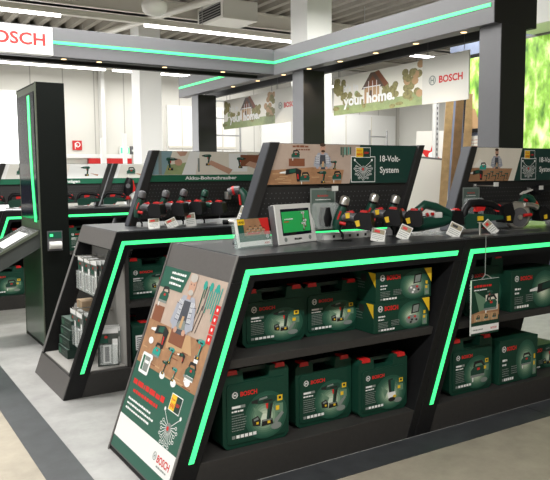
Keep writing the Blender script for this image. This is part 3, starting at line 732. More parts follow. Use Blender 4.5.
put(carton('tool_carton','dark green saw carton on the upper shelf of the right counter',.44,.245,.20,lambda m,x,y,s,l: pic_recip(m,x,y,s*1.3,l,'tool_green')), 3.52,2.78,ZS,0)
put(carton('tool_carton','square dark green lamp carton on base beside the jigsaw case',.345,.265,.24,lambda m,x,y,s,l: pic_saw(m,x,y,s*.5,l)), 3.385,2.80,ZB,0)
put(carton('tool_carton','small dark green carton at the right picture edge on the counter base',.26,.155,.22,DR()), 3.74,2.88,ZB,0)
put(make_case('tool_case','green case on the upper shelf of the rear drill counter',.36,.27,.11,DR()), 1.725,4.42,ZS,0)
lc = make_case('tool_case','green case standing end-on at the bottom of the rear drill counter',.30,.27,.11,DR()); put(lc, 1.612,4.475,ZB,math.radians(90))
m = MB(); m.T = SIDE((-.1505,0,0)); m.flat(rect(-.03,.03,.09,.19),'white_print',2)
for i in range(6): m.flat(rect(-.022,.022,.10+i*.014,.106+i*.014),'black_print',3)
m.build('barcode_sticker', lc)
put(make_case('tool_case','green saw case on the far counter below the kiosk tray',.38,.30,.12,SW), 1.37,7.66,ZB,0)
put(make_case('tool_case','second green case on the far counter base, mostly behind the kiosk',.38,.30,.12,DR()), 1.82,7.68,ZB,0)
put(make_case('tool_case','green case on the far counter shelf seen right of the kiosk',.34,.27,.11,DR()), 2.22,7.72,ZS,0)
put(make_case('tool_case','dark green case on the far counter shelf left of the kiosk screen',.34,.27,.11,DR()), 1.62,7.72,ZS,0)
put(make_case('tool_case','green case on the lower base of the far counter right of the kiosk',.36,.30,.11,DR()), 2.30,7.70,ZB,0)
# ================================================================ tools on the counters
def make_drill(label, cap='silver', grip='tool_grey', badge=True):
    t = thing('cordless_drill', label, 'drill')
    m = MB(); m.tube([(-.035,0,.055),(-.03,0,.085),(-.02,0,.12),(-.008,0,.155),(.0,0,.178)], [.022,.029,.029,.026,.022], 'tool_green', 14); m.build('housing', t)
    m = MB(); m.tube([(-.038,-.012,.07),(-.02,-.026,.12),(-.006,-.024,.155)], .006, 'red', 8); m.tube([(-.012,-.028,.092),(.02,-.026,.086)], .010, 'red', 8); m.build('side_accent', t)
    m = MB(); m.tube([(.0,0,.176),(.004,0,.190)], [.020,.023], 'tool_black', 14); m.tube([(.004,0,.190),(.012,0,.222),(.016,0,.232)], [.026,.026,.016], cap, 16); m.build('chuck', t)
    m = MB(); m.tube([(-.02,0,.12),(.03,0,.128),(.068,0,.118),(.09,0,.105)], [.024,.025,.024,.032], grip, 12); m.build('grip', t)
    m = MB(); m.prism([(.02,.150),(.05,.158),(.062,.146),(.03,.138)], -.012, .012, 'red'); m.build('trigger', t, bevel=.003)
    m = MB(); m.prism([(.066,.126),(.088,.150),(.154,.145),(.164,.074),(.150,.056),(.076,.064)], -.048, .048, 'tool_black'); bt = m.build('battery', t, bevel=.005)
    m = MB(); m.prism([(.092,.146),(.100,.160),(.132,.157),(.136,.140)], -.022, .022, 'red'); m.build('battery_latch', bt, bevel=.002)
    if badge:
        m = MB(); m.prism([(.074,.104),(.096,.110),(.102,.080),(.084,.074)], -.055, -.047, 'yellow'); m.build('badge', bt, bevel=.002)
        m = MB(); m.prism([(.018,.142),(.040,.146),(.042,.118),(.022,.116)], -.028, -.020, 'yellow'); m.build('mode_ring', t)
    return t
def make_stand(label):
    t = thing('tool_stand', label, 'stand')
    m = MB(); m.prism(rrect(-.05,.05,-.05,.05,.02), 0, .006, 'tool_black'); 
    m2 = MB(); m2.T = Matrix.Rotation(math.radians(90),4,'X'); m2.prism(rrect(-.055,.055,-.035,.035,.02), -.007, 0, 'tool_black'); b = m2.build('base_plate', t, bevel=.002)
    m = MB(); m.tube([(0,0,.007),(0,0,.03),(-.032,0,.078)], .006, 'tool_black', 8); m.build('post', t)
    return t
def tether_card(label, x, y, z, rz, tilt=.35, w=.055, h=.085, roll=0.0, art='red_print'):
    t = thing('price_card', label, 'price card', (x,y,z), rz)
    m = MB(); m.T = Matrix.Rotation(-tilt,4,'X') @ Matrix.Rotation(roll,4,'Y'); m.box(-w/2,w/2,-.002,.002,0,h,'paper'); m.build('card', t)
    m = MB(); m.T = Matrix.Rotation(-tilt,4,'X') @ Matrix.Rotation(roll,4,'Y') @ FRONT((0,-.0022,0)); m.flat(rect(-w*.44,w*.44,h*.60,h*.94),'paper_print',1); m.flat(rect(-w*.3,w*.1,h*.68,h*.86),art,2)
    for i in range(3): m.scribble(-w*.4,h*(.46-i*.13),w*.8,h*.05,'grey_print',1)
    m.build('print', t)
    m = MB(); m.tube([(0,.0,.004),(.0,.045,.002)], .004, 'tool_grey', 6); m.build('foot', t)
    return t
R = math.radians
front = [(2.235,2.915,1.05,'drill with silver cap nearest the small tablet screen'),(2.475,2.96,1.058,'tallest drill with silver cap, second from the tablet screen'),(2.625,2.955,1.046,'drill with silver cap in front of the green reciprocating saw')]
d0 = s0 = None
for i, (x,y,z,l) in enumerate(front):
    if d0 is None: d0 = make_drill('green cordless '+l); d = put(d0,x,y,z,R(-50))
    else: d = dup(d0,(x,y,z),R(-50),'green cordless '+l)
    d['group'] = 'drills on the front counter'
    sl = 'black stand of the '+l
    if s0 is None: s0 = make_stand(sl); s = put(s0,x,y,TOP,R(-40))
    else: s = dup(s0,(x,y,TOP),R(-40),sl)
    s['group'] = 'tool stands on the front counter'
    s.scale = (1,1,1)
rear = [(1.70,4.46,1.062,'dark drill with grey chuck at the far left of the rear counter'),(1.875,4.47,1.064,'drill with grey chuck, second from the left on the rear counter'),(2.015,4.48,1.068,'drill with grey chuck and red trim, third on the rear counter'),(2.19,4.50,1.060,'drill with green chuck, rightmost of the rear row')]
rd = None
for i, (x,y,z,l) in enumerate(rear):
    if rd is None: rd = make_drill('cordless '+l, 'tool_grey', 'tool_grey', False); d = put(rd,x,y,z,R(-48))
    elif i == 3: d = put(make_drill('cordless '+l,'tool_green','tool_green',False),x,y,z,R(-48))
    else: d = dup(rd,(x,y,z),R(-48),'cordless '+l)
    d['group'] = 'drills on the rear counter'
    s = dup(s0,(x,y,TOP),R(-40),'stand of the '+l,'tool stands on the rear counter')
tether_card('white price card with red print under the battery of the first front drill', 2.345,2.765,TOP,R(-22),.45,.075,.075,.25)
tether_card('white price card with red print between second and third front drills', 2.535,2.790,TOP,R(-35),.40,.065,.085,.45)
tether_card('tilted price card at the foot of the right header post', 2.865,2.74,TOP,R(-30),.40,.075,.085,.5,'black_print')
tether_card('cream price card below the leftmost rear drill', 1.735,4.33,TOP,R(-30),.5,.075,.075,-.1)
tether_card('olive price card below the second rear drill', 1.885,4.345,TOP,R(-30),.6,.075,.075,-.5)
tether_card('upright price card with red drill picture below the third rear drill', 2.02,4.355,TOP,R(-30),.25,.07,.095,-.15)
tether_card('beige price card between the jigsaw and circular saw', 3.235,2.745,TOP,R(-20),.5,.055,.095,-.6)

# jigsaw family: D handle, body, shoe, battery
def make_jigsaw(label, name='jigsaw', s=1.0, battery=True, accent='red'):
    t = thing(name, label, 'power saw'); 
    m = MB(); m.prism([(-.125*s,.022*s),(-.13*s,.085*s),(-.105*s,.105*s),(.03*s,.098*s),(.12*s,.088*s),(.125*s,.072*s),(.03*s,.062*s),(.0,.025*s)], -.030*s, .030*s, 'tool_green'); m.build('housing', t, bevel=.008*s)
    m = MB(); m.tube([(-.120*s,0,.085*s),(-.112*s,0,.130*s),(-.085*s,0,.158*s),(-.02*s,0,.160*s),(.06*s,0,.150*s),(.108*s,0,.125*s),(.118*s,0,.088*s)], [.020*s,.020*s,.021*s,.021*s,.020*s,.020*s,.022*s], 'tool_black', 12); m.build('handle', t)
    m = MB(); m.prism([(-.05*s,.112*s),(.0,.118*s),(.01*s,.138*s),(-.05*s,.140*s)], -.014*s, .014*s, accent); m.build('trigger', t, bevel=.003); m = MB(); m.tube([(.092*s,-.012*s,.13*s),(.10*s,.012*s,.13*s)], .021*s, accent, 10); m.build('collar', t)
    m = MB(); m.box(-.16*s,.045*s,-.038*s,.038*s,.008*s,.014*s,'steel'); m.box(-.16*s,.045*s,-.040*s,-.036*s,.008*s,.022*s,'steel'); m.build('shoe', t, bevel=.001)
    m = MB(); m.box(-.095*s,-.085*s,-.012*s,.012*s,0,.05*s,'silver'); m.box(-.02*s,.0,-.034*s,-.028*s,.012*s,.03*s,accent); m.build('blade_holder', t)
    if battery:
        m = MB(); m.prism([(.105*s,.150*s),(.165*s,.160*s),(.185*s,.100*s),(.170*s,.045*s),(.120*s,.050*s)], -.040*s, .040*s, 'tool_black'); b = m.build('battery', t, bevel=.007)
        m = MB(); m.prism([(.128*s,.085*s),(.150*s,.088*s),(.152*s,.062*s),(.132*s,.060*s)], -.046*s, -.039*s, 'yellow'); m.build('badge', b, bevel=.002)
        m = MB(); m.prism([(-.055*s,.066*s),(-.02*s,.068*s),(-.02*s,.09*s),(-.055*s,.09*s)], -.036*s, -.029*s, 'yellow'); m.build('guard', t)
    return t
put(make_jigsaw('green cordless jigsaw with black D-handle on the right counter', s=1.10), 3.235,2.85,TOP,R(-12))
m = MB()
t = thing('circular_saw', 'circular saw with round silver blade guard on the right counter', 'power saw', (3.555,2.86,TOP), R(-14))
m = MB(); m.tube([(0,-.030,.090),(0,-.026,.090),(0,.012,.090),(0,.016,.090)], [.076,.086,.086,.080], 'silver', 32); m.build('blade_guard', t)
m = MB(); m.tube([(0,-.033,.078),(0,-.030,.078)], .060, 'tool_grey', 32); m.tube([(0,-.040,.078),(0,-.032,.078)], .016, 'silver', 12); m.build('blade', t)
m = MB(); m.box(-.115,.135,-.07,.07,.001,.006,'steel'); m.build('shoe', t, bevel=.001)
m = MB(); m.prism([(-.005,.08),(.04,.14),(.10,.135),(.125,.10),(.11,.06),(.03,.05)], .0, .07, 'tool_green'); m.build('motor_housing', t, bevel=.01)
m = MB(); m.tube([(.03,.035,.13),(.085,.035,.205),(.125,.035,.195),(.175,.035,.13),(.205,.035,.09)], [.018,.020,.022,.022,.026], 'tool_green', 12); m.tube([(.150,.035,.162),(.166,.035,.142)], .024, 'red', 12); m.tube([(.065,.013,.185),(.085,.013,.178)], .008, 'red', 8); m.build('handle', t)
m = MB(); m.tube([(.03,-.03,.155),(.10,-.02,.150),(.135,-.02,.135)], [.016,.018,.020], 'silver', 10); m.build('dust_port', t)
m = MB(); m.tube([(.02,-.045,.09),(.075,-.045,.093)], .010, 'red', 8); m.build('lever', t)
m = MB(); m.prism([(.155,.10),(.20,.145),(.255,.105),(.245,.055),(.18,.045)], -.012, .078, 'tool_black'); b = m.build('battery', t, bevel=.008)
m = MB(); m.prism([(.195,.085),(.215,.09),(.22,.065),(.20,.06)], -.018, -.011, 'yellow'); m.build('badge', b)
# reciprocating saw behind the front drills
t = thing('reciprocating_saw', 'long green saw with arched grip lying behind the front drills', 'power saw', (2.87,2.925,TOP), R(-12))
m = MB(); m.tube([(-.16,0,.05),(-.05,0,.06),(.08,0,.075),(.14,0,.085)], [.034,.040,.036,.028], 'tool_green', 14, sq=.9); m.build('housing', t)
m = MB(); m.tube([(-.11,0,.06),(-.07,0,.145),(-.03,0,.175),(.04,0,.160),(.12,0,.125),(.16,0,.09)], [.024,.026,.026,.025,.024,.026], 'tool_green', 12); m.build('handle', t)
m = MB(); m.tube([(-.085,-.022,.10),(-.06,-.024,.155)], .007, 'red', 8); m.tube([(-.035,-.028,.115),(-.025,-.028,.118)], .012, 'red', 10); m.tube([(.0,-.026,.12),(.012,-.026,.12)], .010, 'red', 10); m.build('side_accent', t)
m = MB(); m.box(.02,.075,-.03,.03,.095,.13,'screen_frame'); m.build('dust_box', t, bevel=.008)
m = MB(); m.prism([(.13,.06),(.15,.14),(.21,.13),(.22,.05)], -.035, .035, 'tool_black'); m.prism([(.155,.138),(.185,.150),(.205,.135)], -.02, .02, 'red'); m.build('battery', t, bevel=.007)
m = MB(); m.box(-.10,.14,-.05,.05,.0,.008,'clear_acrylic'); m.box(-.04,.04,-.02,.02,.008,.03,'clear_acrylic'); m.build('rest', t)
# upright multi tool on the rear counter
t = thing('multi_tool', 'upright green handheld multi tool with red collar at the right end of the rear counter', 'power tool', (2.485,4.47,TOP), R(-35)); t.scale = (1.15,1.15,1.1)
m = MB(); m.tube([(.03,0,.002),(.03,0,.05),(.025,0,.12),(.012,0,.19),(-.012,0,.225)], [.036,.038,.036,.032,.024], 'tool_green', 14); m.build('housing', t)
m = MB(); m.tube([(-.012,0,.222),(-.05,0,.218),(-.085,0,.205)], [.027,.029,.026], 'tool_grey', 12); m.tube([(-.045,0,.218),(-.06,0,.214)], .031, 'red', 12); m.tube([(-.088,0,.208),(-.09,0,.16)], [.024,.020], 'silver', 12); m.build('head', t)
m = MB(); m.tube([(-.004,-.028,.12),(-.012,-.022,.19)], .008, 'red', 8); m.build('switch', t)
m = MB(); m.tube([(.005,.018,.228),(.02,.018,.20)], .018, 'tool_black', 10); m.build('cap', t)
tether_card('tall olive card leaning against the upright multi tool', 2.40,4.37,TOP,R(-35),.35,.055,.14,.35,'grey_print')
t = thing('sanding_attachment', 'silver attachment with black and red ends lying beside the multi tool', 'tool', (2.335,4.36,TOP), R(-20))
m = MB(); m.tube([(-.06,0,.018),(-.02,0,.018)], .017, 'tool_black', 12); m.tube([(-.02,0,.018),(.04,0,.018)], .016, 'silver', 12); m.build('barrel', t)
m = MB(); m.tube([(.04,0,.018),(.06,0,.018)], .017, 'red', 12); m.build('collar', t)

# tablet, leaflets, blister pack on the front counter
t = thing('info_screen', 'small silver tablet screen showing a green page beside the leaflets', 'screen', (1.962,2.945,TOP), R(18))
TL = Matrix.Rotation(R(-9),4,'X')
m = MB(); m.T = TL; m.box(-.158,.158,-.010,.018,.0,.205,'screen_frame'); m.box(-.160,-.152,-.006,.03,0,.203,'tool_grey'); m.build('frame', t, bevel=.004)
m = MB(); m.T = TL @ FRONT((0,-.0103,0)); m.flat(rect(-.118,.118,.045,.180),'screen_black',1); m.flat(rect(-.112,.112,.060,.166),'screen_green',2)
for px, py in ((.06,.14),(.07,.10),(.055,.085)): pic_drill(m, px, py, .045, 4, 'white_print')
m.scribble(-.095,.125,.075,.006,'white_print',4); m.scribble(-.10,.112,.04,.007,'red_print',4); m.build('display', t)
m = MB(); m.T = TL @ FRONT((0,-.0103,0)); m.scribble(-.03,.020,.06,.009,'black_print',2)
for sx in (-.1,.1): m.flat(ell(sx,.025,.012,n=10),'grey_print',1)
m.build('bezel_print', t)
m = MB(); m.box(-.05,.05,.02,.07,0,.006,'tool_grey'); m.prism([(-.03,0),(.03,0),(.02,.12),(-.02,.12)], .034, .040, 'tool_grey'); m.build('stand', t)

t = thing('leaflet_holder', 'clear acrylic holder with the printed leaflets at the front counter corner', 'leaflet holder', (1.700,2.905,TOP), R(15))
m = MB(); m.T = Matrix.Rotation(R(-12),4,'X'); m.box(-.118,.118,-.004,.0,.0,.075,'clear_acrylic'); m.box(-.118,.118,.032,.036,.0,.13,'clear_acrylic'); m.box(-.118,.118,0,.032,0,.003,'clear_acrylic'); m.box(-.118,-.114,0,.032,.0,.075,'clear_acrylic'); m.box(.114,.118,0,.032,.0,.075,'clear_acrylic'); m.build('tray', t)
m = MB(); m.box(-.10,.10,.0,.07,0,.004,'clear_acrylic'); m.build('base', t)
t = thing('leaflet', 'green and red printed leaflet standing in the clear holder', 'leaflet', (1.700,2.905,TOP), R(15))
m = MB(); m.T = Matrix.Rotation(R(-12),4,'X'); m.box(-.108,.108,.004,.024,.006,.145,'paper'); m.build('pages', t)
m = MB(); m.T = Matrix.Rotation(R(-12),4,'X') @ FRONT((0,.0037,0)); m.flat(rect(-.108,.108,.006,.145),'print_green',1); m.flat(rect(-.07,.108,.06,.143),'pic_table',2); m.flat([(.04,.143),(.108,.143),(.108,.06),(.07,.06)],'red_print',2.3)
m.flat(rect(-.108,-.06,.115,.143),'yellow',3); m.text('4All',-.10,.122,.012,'black_print',4,w=.034)
for i in range(7): pic_saw(m,-.045+i*.018,.085+.012*(i%2),.024,4,'pic_bright')
m.flat(rect(-.108,.108,.008,.032),'white_print',2); m.text('BOSCH',.060,.014,.010,'red_print',3,w=.035); m.scribble(-.05,.066,.09,.009,'red_print',4); m.emblem(.085,.050,.010,'white_print',4); m.build('cover_print', t)

def blister(label, loc, rz=0, w=.165, h=.225, name='blister_pack', art=True):
    t = thing(name, label, 'blister pack', loc, rz)
    m = MB(); m.box(-w/2,w/2,-.001,.001,0,h,'grey_print'); m.build('card', t)
    m = MB(); m.T = FRONT((0,-.0012,0)); m.flat(rect(-w*.45,w*.45,h*.04,h*.96),'dim_print',1); m.text('BOSCH',-w*.22,h*.80,h*.04,'red_print',2,w=w*.42); m.scribble(-w*.3,h*.72,w*.6,h*.02,'white_print',2); m.build('card_print', t)
    m = MB(); m.prism(rrect(-w*.44,w*.44,h*.05,h*.66,.02), -.045, -.002, 'clear_plastic'); m.build('bubble', t, bevel=.006)
    m = MB(); m.tube([(0,-.022,h*.10),(.0,-.022,h*.30),(0,-.022,h*.55)], [w*.18,w*.22,w*.16], 'tool_black', 14, sq=1); m.box(-w*.10,w*.10,-.046,-.040,h*.16,h*.26,'yellow'); m.box(-w*.08,w*.08,-.044,-.038,h*.36,h*.42,'grey_print'); m.build('battery', t)
    return t
def peg_hook(label, x, y, z, l=.11):
    t = thing('peg_hook', label, 'hook', (x,y,z), 0)
    m = MB(); m.tube([(0,.0,0),(0,-l,.0),(0,-l-.008,.012)], .0035, 'silver', 8); m.build('rod', t)
    m = MB(); m.box(-.015,.015,-.004,0,-.02,.012,'steel'); m.build('plate', t)
    m = MB(); m.box(-.02,.02,-l-.012,-l-.008,-.004,.022,'screen_frame'); m.build('price_plate', t)
blister('clear blister pack with battery hanging right of the tablet screen', (2.165,3.0,1.10))
peg_hook('silver peg hook above the blister pack on the front header', 2.19,3.046,1.315)
blister('clear blister pack hanging behind the jigsaw on the right header', (3.32,3.02,1.12),0,.15,.19)
peg_hook('silver peg hook above the blister pack on the right header', 3.38,3.046,1.32,.16)
peg_hook('silver peg hook holding the grass trimmer blade on the right header', 3.90,3.046,1.29,.09)
t = thing('trimmer_blade', 'black hand tool with a pale blade hanging on the right header', 'power tool', (3.86,2.98,1.27), 0)
m = MB(); m.tube([(.0,0,.0),(.03,0,.01),(.07,0,.02)], [.024,.034,.034], 'tool_black', 12); m.tube([(.07,0,.02),(.20,0,.03)], .026, 'tool_black', 12); m.build('housing', t)
m = MB(); m.prism([(-.005,.012),(-.12,-.016),(-.125,-.008),(-.09,.008),(-.005,.020)], -.006, .006, 'sheet_white'); m.build('blade', t)
# hanging leaflet on a cord in front of the right counter
t = thing('hanging_leaflet', 'green printed leaflet hanging on a cord in front of the right counter', 'leaflet', (3.0,2.615,.50), R(0))
m = MB(); m.box(-.112,.112,-.006,.004,0,.31,'paper'); m.build('pages', t)
m = MB(); m.T = FRONT((0,-.0062,0)); m.flat(rect(-.112,.112,0,.31),'carton_green',1); m.flat([(-.112,.12),(.112,.16),(.112,.10),(-.112,.07)],'pic_table',2); m.flat([(-.09,.25),(.0,.20),(.05,.10),(-.05,.13)],'glow_b',1.5); m.flat(rect(.0,.10,.13,.22),'pic_pale',2.2)
pic_saw(m,.04,.17,.12,4); pic_drill(m,.03,.21,.07,4); 
for i in range(3): m.flat(rect(-.092+i*.066,-.03+i*.066,.075,.118),'pic_bright',4); pic_saw(m,-.06+i*.066,.097,.035,5)
m.flat(rect(-.112,.112,.012,.052),'white_print',3); m.text('BOSCH',.045,.024,.012,'red_print',4,w=.048); m.scribble(-.10,.027,.08,.007,'grey_print',4); m.scribble(-.095,.268,.14,.014,'red_print',4); m.scribble(-.095,.250,.10,.008,'white_print',4); m.build('cover_print', t)
m = MB(); m.tube([(-.03,0,.31),(0,0,.335),(.0,0,.555)], .0025, 'grey_print', 6); m.tube([(.05,0,.312),(.02,0,.33),(0,0,.335)], .003, 'silver', 6); m.build('cord', t)
t = thing('clamp_fitting', 'small silver clamp holding the cord at the right counter edge', 'clamp', (3.0,2.66,TOP))
m = MB(); m.tube([(0,0,0),(0,0,.075)], .006, 'silver', 8); m.tube([(0,0,.075),(0,0,.08)], .014, 'silver', 10); m.build('screw', t)
m = MB(); m.box(-.10,.08,-.03,.03,.0,.010,'steel'); m.build('plate', t, bevel=.002)
t = thing('rail', 'pale metal rail with dark slots lying behind the front drills', 'rail', (2.45,3.0,TOP), R(0)); 
m = MB(); m.box(-.28,.10,0,.012,0,.035,'screen_frame'); m.build('strip', t)
m = MB(); m.T = FRONT((0,-.0006,0))
for i in range(5): m.flat(rect(-.22+i*.055,-.205+i*.055,.010,.024),'black_print',1)
m.build('slots', t)

# things hung and stacked in the open end of the rear counter
def pack(label):
    t = thing('accessory_pack', label, 'blister pack')
    w, h = .135, .23
    m = MB(); m.T = SIDE((0,0,0)); m.add([(-w/2,-h,0),(w/2,-h,0),(w/2,.02,0),(-w/2,.02,0)], [(0,1,2,3)], 'dim_print'); m.T = Matrix.Identity(4); m.box(0,.002,-w/2,w/2,-h,.02,'grey_print'); m.build('card', t)
    m = MB(); m.T = SIDE((-.0012,0,0)); m.flat(rect(-w*.48,w*.48,-.012,.02),'white_print',1); m.flat(rect(-w*.42,w*.0,-.075,-.02),'print_green',1); m.flat(ell(-w*.1,-.035,.012,.01,8),'red_print',2)
    m.flat(rect(-w*.25,w*.12,-.21,-.09),'white_print',2); m.flat(rect(-w*.17,w*.04,-.20,-.10),'tool_grey',3); m.flat(rect(w*.2,w*.45,-.22,-.05),'white_print',1.5); m.build('card_print', t)
    m = MB(); m.box(-.022,-.002,-w*.42,w*.40,-.215,-.085,'clear_plastic'); m.build('bubble', t, bevel=.004)
    return t
p0 = None
def hookx(label, x, y, z, l):
    t = thing('peg_hook', label, 'hook', (x,y,z))
    m = MB(); m.tube([(0,0,0),(-l,0,0),(-l-.01,0,.012)], .004, 'silver', 8); m.build('rod', t)
    m = MB(); m.box(0,.004,-.015,.015,-.02,.015,'steel'); m.build('plate', t)
for c, (y, nm) in enumerate(((4.86,'far'),(4.71,'middle'),(4.56,'near'))):
    z = .835
    hookx('silver hook holding the %s column of packs in the open counter end' % nm, 1.503, y, z, .15)
    for k, wd in enumerate(('front','middle','rear')):
        lab = '%s pack of the %s column hung in the open end of the rear counter' % (wd, nm)
        loc = (1.085+K*z+.032*k, y, z-.022)
        if p0 is None: p0 = pack(lab); p0.location = loc; p0['group'] = 'blister packs on the end hooks'
        else: dup(p0, loc, 0, lab, 'blister packs on the end hooks')
for c, (y, nm) in enumerate(((4.70,'far'),(4.55,'near'))):
    z = .49
    hookx('lower silver hook with the %s short column of packs' % nm, 1.503, y, z, .22)
    for k, wd in enumerate(('front','rear')):
        dup(p0, (1.10+K*z+.05*k, y, z-.022), 0, '%s pack of the lower %s column in the open counter end' % (wd, nm), 'blister packs on the end hooks')
p1 = None
for k, wd in enumerate(('left','middle','right')):
    lab = 'clear accessory pack leaning inside the rear counter behind its light strip, %s one' % wd
    loc = (1.40+.030*k, 4.34+.05*k, .385)
    dup(p0, loc, R(75), lab, 'packs leaning inside the rear counter')
s0b = None
for k, wd in enumerate(('lowest','second','third','topmost')):
    lab = 'small dark green accessory box, %s of the stack in the open counter end' % wd
    z = .151+k*.0655
    if s0b is None:
        s0b = thing('accessory_box', lab, 'box', (1.275,4.80,z), 0, 'stacked accessory boxes')
        m = MB(); m.box(-.055,.06,-.13,.105,0,.064,'case_dark'); m.box(-.053,.058,-.128,.103,.062,.0645,'dim_print'); m.build('box', s0b, bevel=.002)
        m = MB(); m.T = SIDE((-.0555,0,0)); m.flat(rect(-.09,-.03,.012,.05),'glow_a',1); m.scribble(-.01,.035,.09,.010,'dim_print',1); m.scribble(-.01,.018,.06,.008,'dim_print',1); m.build('front_print', s0b)
    else: dup(s0b, (1.275+.010*k,4.80,z), R(1.5*(k%2)), lab)
t = thing('cardboard_box', 'open brown cardboard tray under the lower hooks in the counter end', 'box', (1.405,4.885,.152)); m = MB(); m.box(-.03,.075,-.06,.07,0,.36,'cardboard'); m.build('carton', t, bevel=.002)
t['label'] = 'plain brown cardboard box behind the lower hooks in the counter end'
m = MB(); m.box(-.031,-.03,-.01,.02,.0,.36,'paper_print'); m.build('tape', t)

# far row: jigsaws and others
fj = [(2.04,'far jigsaw at the right edge of the kiosk'),(2.34,'far jigsaw left of the row centre, right of the kiosk'),(2.64,'far jigsaw nearest the white paper bag'),(1.30,'far power saw left of the kiosk screen'),(1.60,'far jigsaw peeking out left of the kiosk screen')]
j0 = None
for x, l in fj:
    if j0 is None: j0 = make_jigsaw('green and red '+l, battery=False); put(j0,x,7.78,TOP,R(-15)); j0['group'] = 'jigsaws on the far counter'
    else: dup(j0,(x,7.78,TOP),R(-15),'green and red '+l)
t = thing('paper_bag', 'crumpled white paper bag lying on the far counter', 'bag', (2.945,7.76,TOP), R(-10))
m = MB(); m.prism([(-.13,0),(.14,0),(.16,.05),(.10,.13),(.02,.14),(-.06,.17),(-.12,.12),(-.10,.06)], -.05, .05, 'paper'); m.build('bag', t, bevel=.015)
m = MB(); m.box(.12,.17,-.03,.03,.0,.03,'red'); m.build('tag', t)
t = thing('angle_drill', 'dark upright power tool hanging on the far header right of the paper bag', 'power tool', (2.85,7.90,1.14), R(-20))
m = MB(); m.tube([(0,0,0),(0,0,.08),(.01,0,.17),(.02,0,.235)], [.045,.055,.055,.035], 'tool_black', 14); m.build('housing', t)
m = MB(); m.tube([(.0,-.058,.14),(.0,-.050,.14)], .028, 'tool_grey', 14); m.build('knob', t)
m = MB(); m.tube([(.06,0,.02),(.07,0,.11),(.05,0,.20)], .016, 'red', 10); m.tube([(0,-.0,-.02),(0,0,.02)], .05, 'red', 12); m.build('trim', t)
m = MB(); m.tube([(0,0,-.085),(0,0,0)], [.03,.02], 'steel', 12); m.build('stand', t)
for k, x in enumerate((2.93,2.62)):
    pass

# ================================================================ background things
t = thing('fire_hose_sign', 'square red fire hose sign on the cream wall right of the kiosk', 'sign', (3.905,13.985,1.92))
m = MB(); m.box(0,.19,-.012,0,0,.19,'red'); m.build('plate', t)
m = MB(); m.T = FRONT((0,-.0125,0)); o = ell(.105,.11,.055,n=14); k = ell(.105,.11,.036,n=14)
for i in range(14): m.flat([o[i],o[(i+1)%14],k[(i+1)%14],k[i]],'white_print',1)
m.flat(rect(.045,.062,.02,.14),'white_print',1); m.flat(rect(.045,.10,.09,.108),'white_print',1); m.build('symbol', t)
t = thing('exit_sign', 'small green exit sign box on the ledge beside the white column', 'sign', (4.86,13.88,1.84))
m = MB(); m.box(0,.20,0,.06,0,.16,'white_print'); m.build('box', t)
m = MB(); m.T = FRONT((0,-.001,0)); m.flat(rect(.01,.19,.02,.14),'led_green',1); m.flat([(.05,.03),(.08,.03),(.11,.10),(.08,.13),(.05,.10)],'white_print',2); m.flat(rect(.14,.17,.03,.13),'white_print',2); m.build('symbol', t)
t = thing('wall_case', 'dark instrument box on the ledge right of the exit sign', 'box', (5.08,13.88,1.84))
m = MB(); m.box(0,.10,0,.06,0,.17,'tool_grey'); m.build('box', t, bevel=.005)
m = MB(); m.box(.03,.07,-.004,0,.06,.10,'screen_frame'); m.build('dial', t)
for k, (x, y, l) in enumerate(((4.13,12.2,'left thin white pole standing in front of the cream wall'),(4.62,12.0,'right thin white pole standing in front of the cream wall'))):
    t = thing('white_pole', l, 'pole', ((3.62,4.0)[k],11.2,0)); m = MB(); m.box(-.03,.03,-.03,.03,.01,2.02+.08*k,'column_white'); m.build('pole', t, bevel=.004)
    m = MB(); m.box(-.10,.10,-.10,.10,0,.01,'steel'); m.build('foot', t)
def ladder(label, x, y, h, w=.42, rz=0):
    t = thing('step_ladder', label, 'ladder', (x,y,0), rz)
    for sx in (0,w):
        m = MB(); m.tube([(sx,0,0),(sx,0,h)], .018, 'steel', 8); m.build('rail', t)
    z = .3
    while z < h-.02:
        m = MB(); m.tube([(0,0,z),(w,0,z)], .013, 'steel', 8); m.build('rung', t); z += .30
    m = MB(); m.tube([(0,0,.02),(w,0,.9)], .010, 'steel', 6); m.build('brace', t)
ladder('grey metal ladder against the white wall under the nearer banner', 8.45,10.2,2.22)
ladder('grey metal scaffold ladder beside the farthest post at the white wall', 5.55,11.0,2.75,.55)
# partition wall things
t = thing('wall_screen', 'black framed screen with green forest picture behind the right post', 'screen', (6.96,6.47,1.92))
m = MB(); m.box(-.02,.038,-1.0,0,0,1.0,'tool_black'); m.build('frame', t, bevel=.004)
m = MB(); m.T = SIDE((-.0205,0,0)); m.flat(rect(.05,.95,.05,.95),'leaf_print',1); m.flat([(.05,.05),(.3,.05),(.2,.30),(.05,.34)],'pic_bright',2); m.build('picture', t)
t = thing('wall_notice', 'pale pink notice under the black framed screen', 'notice', (6.98,6.46,1.66)); m = MB(); m.box(0,.018,-.34,0,0,.22,'sheet_white'); m.build('sheet', t)
m = MB(); m.T = SIDE((-.0006,0,0))
for i in range(4): m.scribble(.03,.16-i*.04,.26,.012,'skin',1)
m.build('print', t)
t = thing('moss_panel', 'large bright green leaf picture panel at the right edge', 'panel', (6.93,5.56,.9))
m = MB(); m.box(-.01,.068,-3.0,0,0,2.1,'edge_trim'); m.build('frame', t, bevel=.004)
m = MB(); m.box(-.016,-.010,-2.97,-.035,.03,2.07,'leaf_print'); m.build('picture', t)
t = thing('air_duct', 'pale boxed duct above the leaf panel at the upper right corner', 'duct', (6.45,5.4,3.0))
m = MB(); m.box(0,.5,-3.2,0,.0,.38,'column_white'); m.build('casing', t, bevel=.01)
m = MB(); m.box(.1,.4,-.02,.01,.06,.32,'ceiling_steel'); m.build('grille', t)
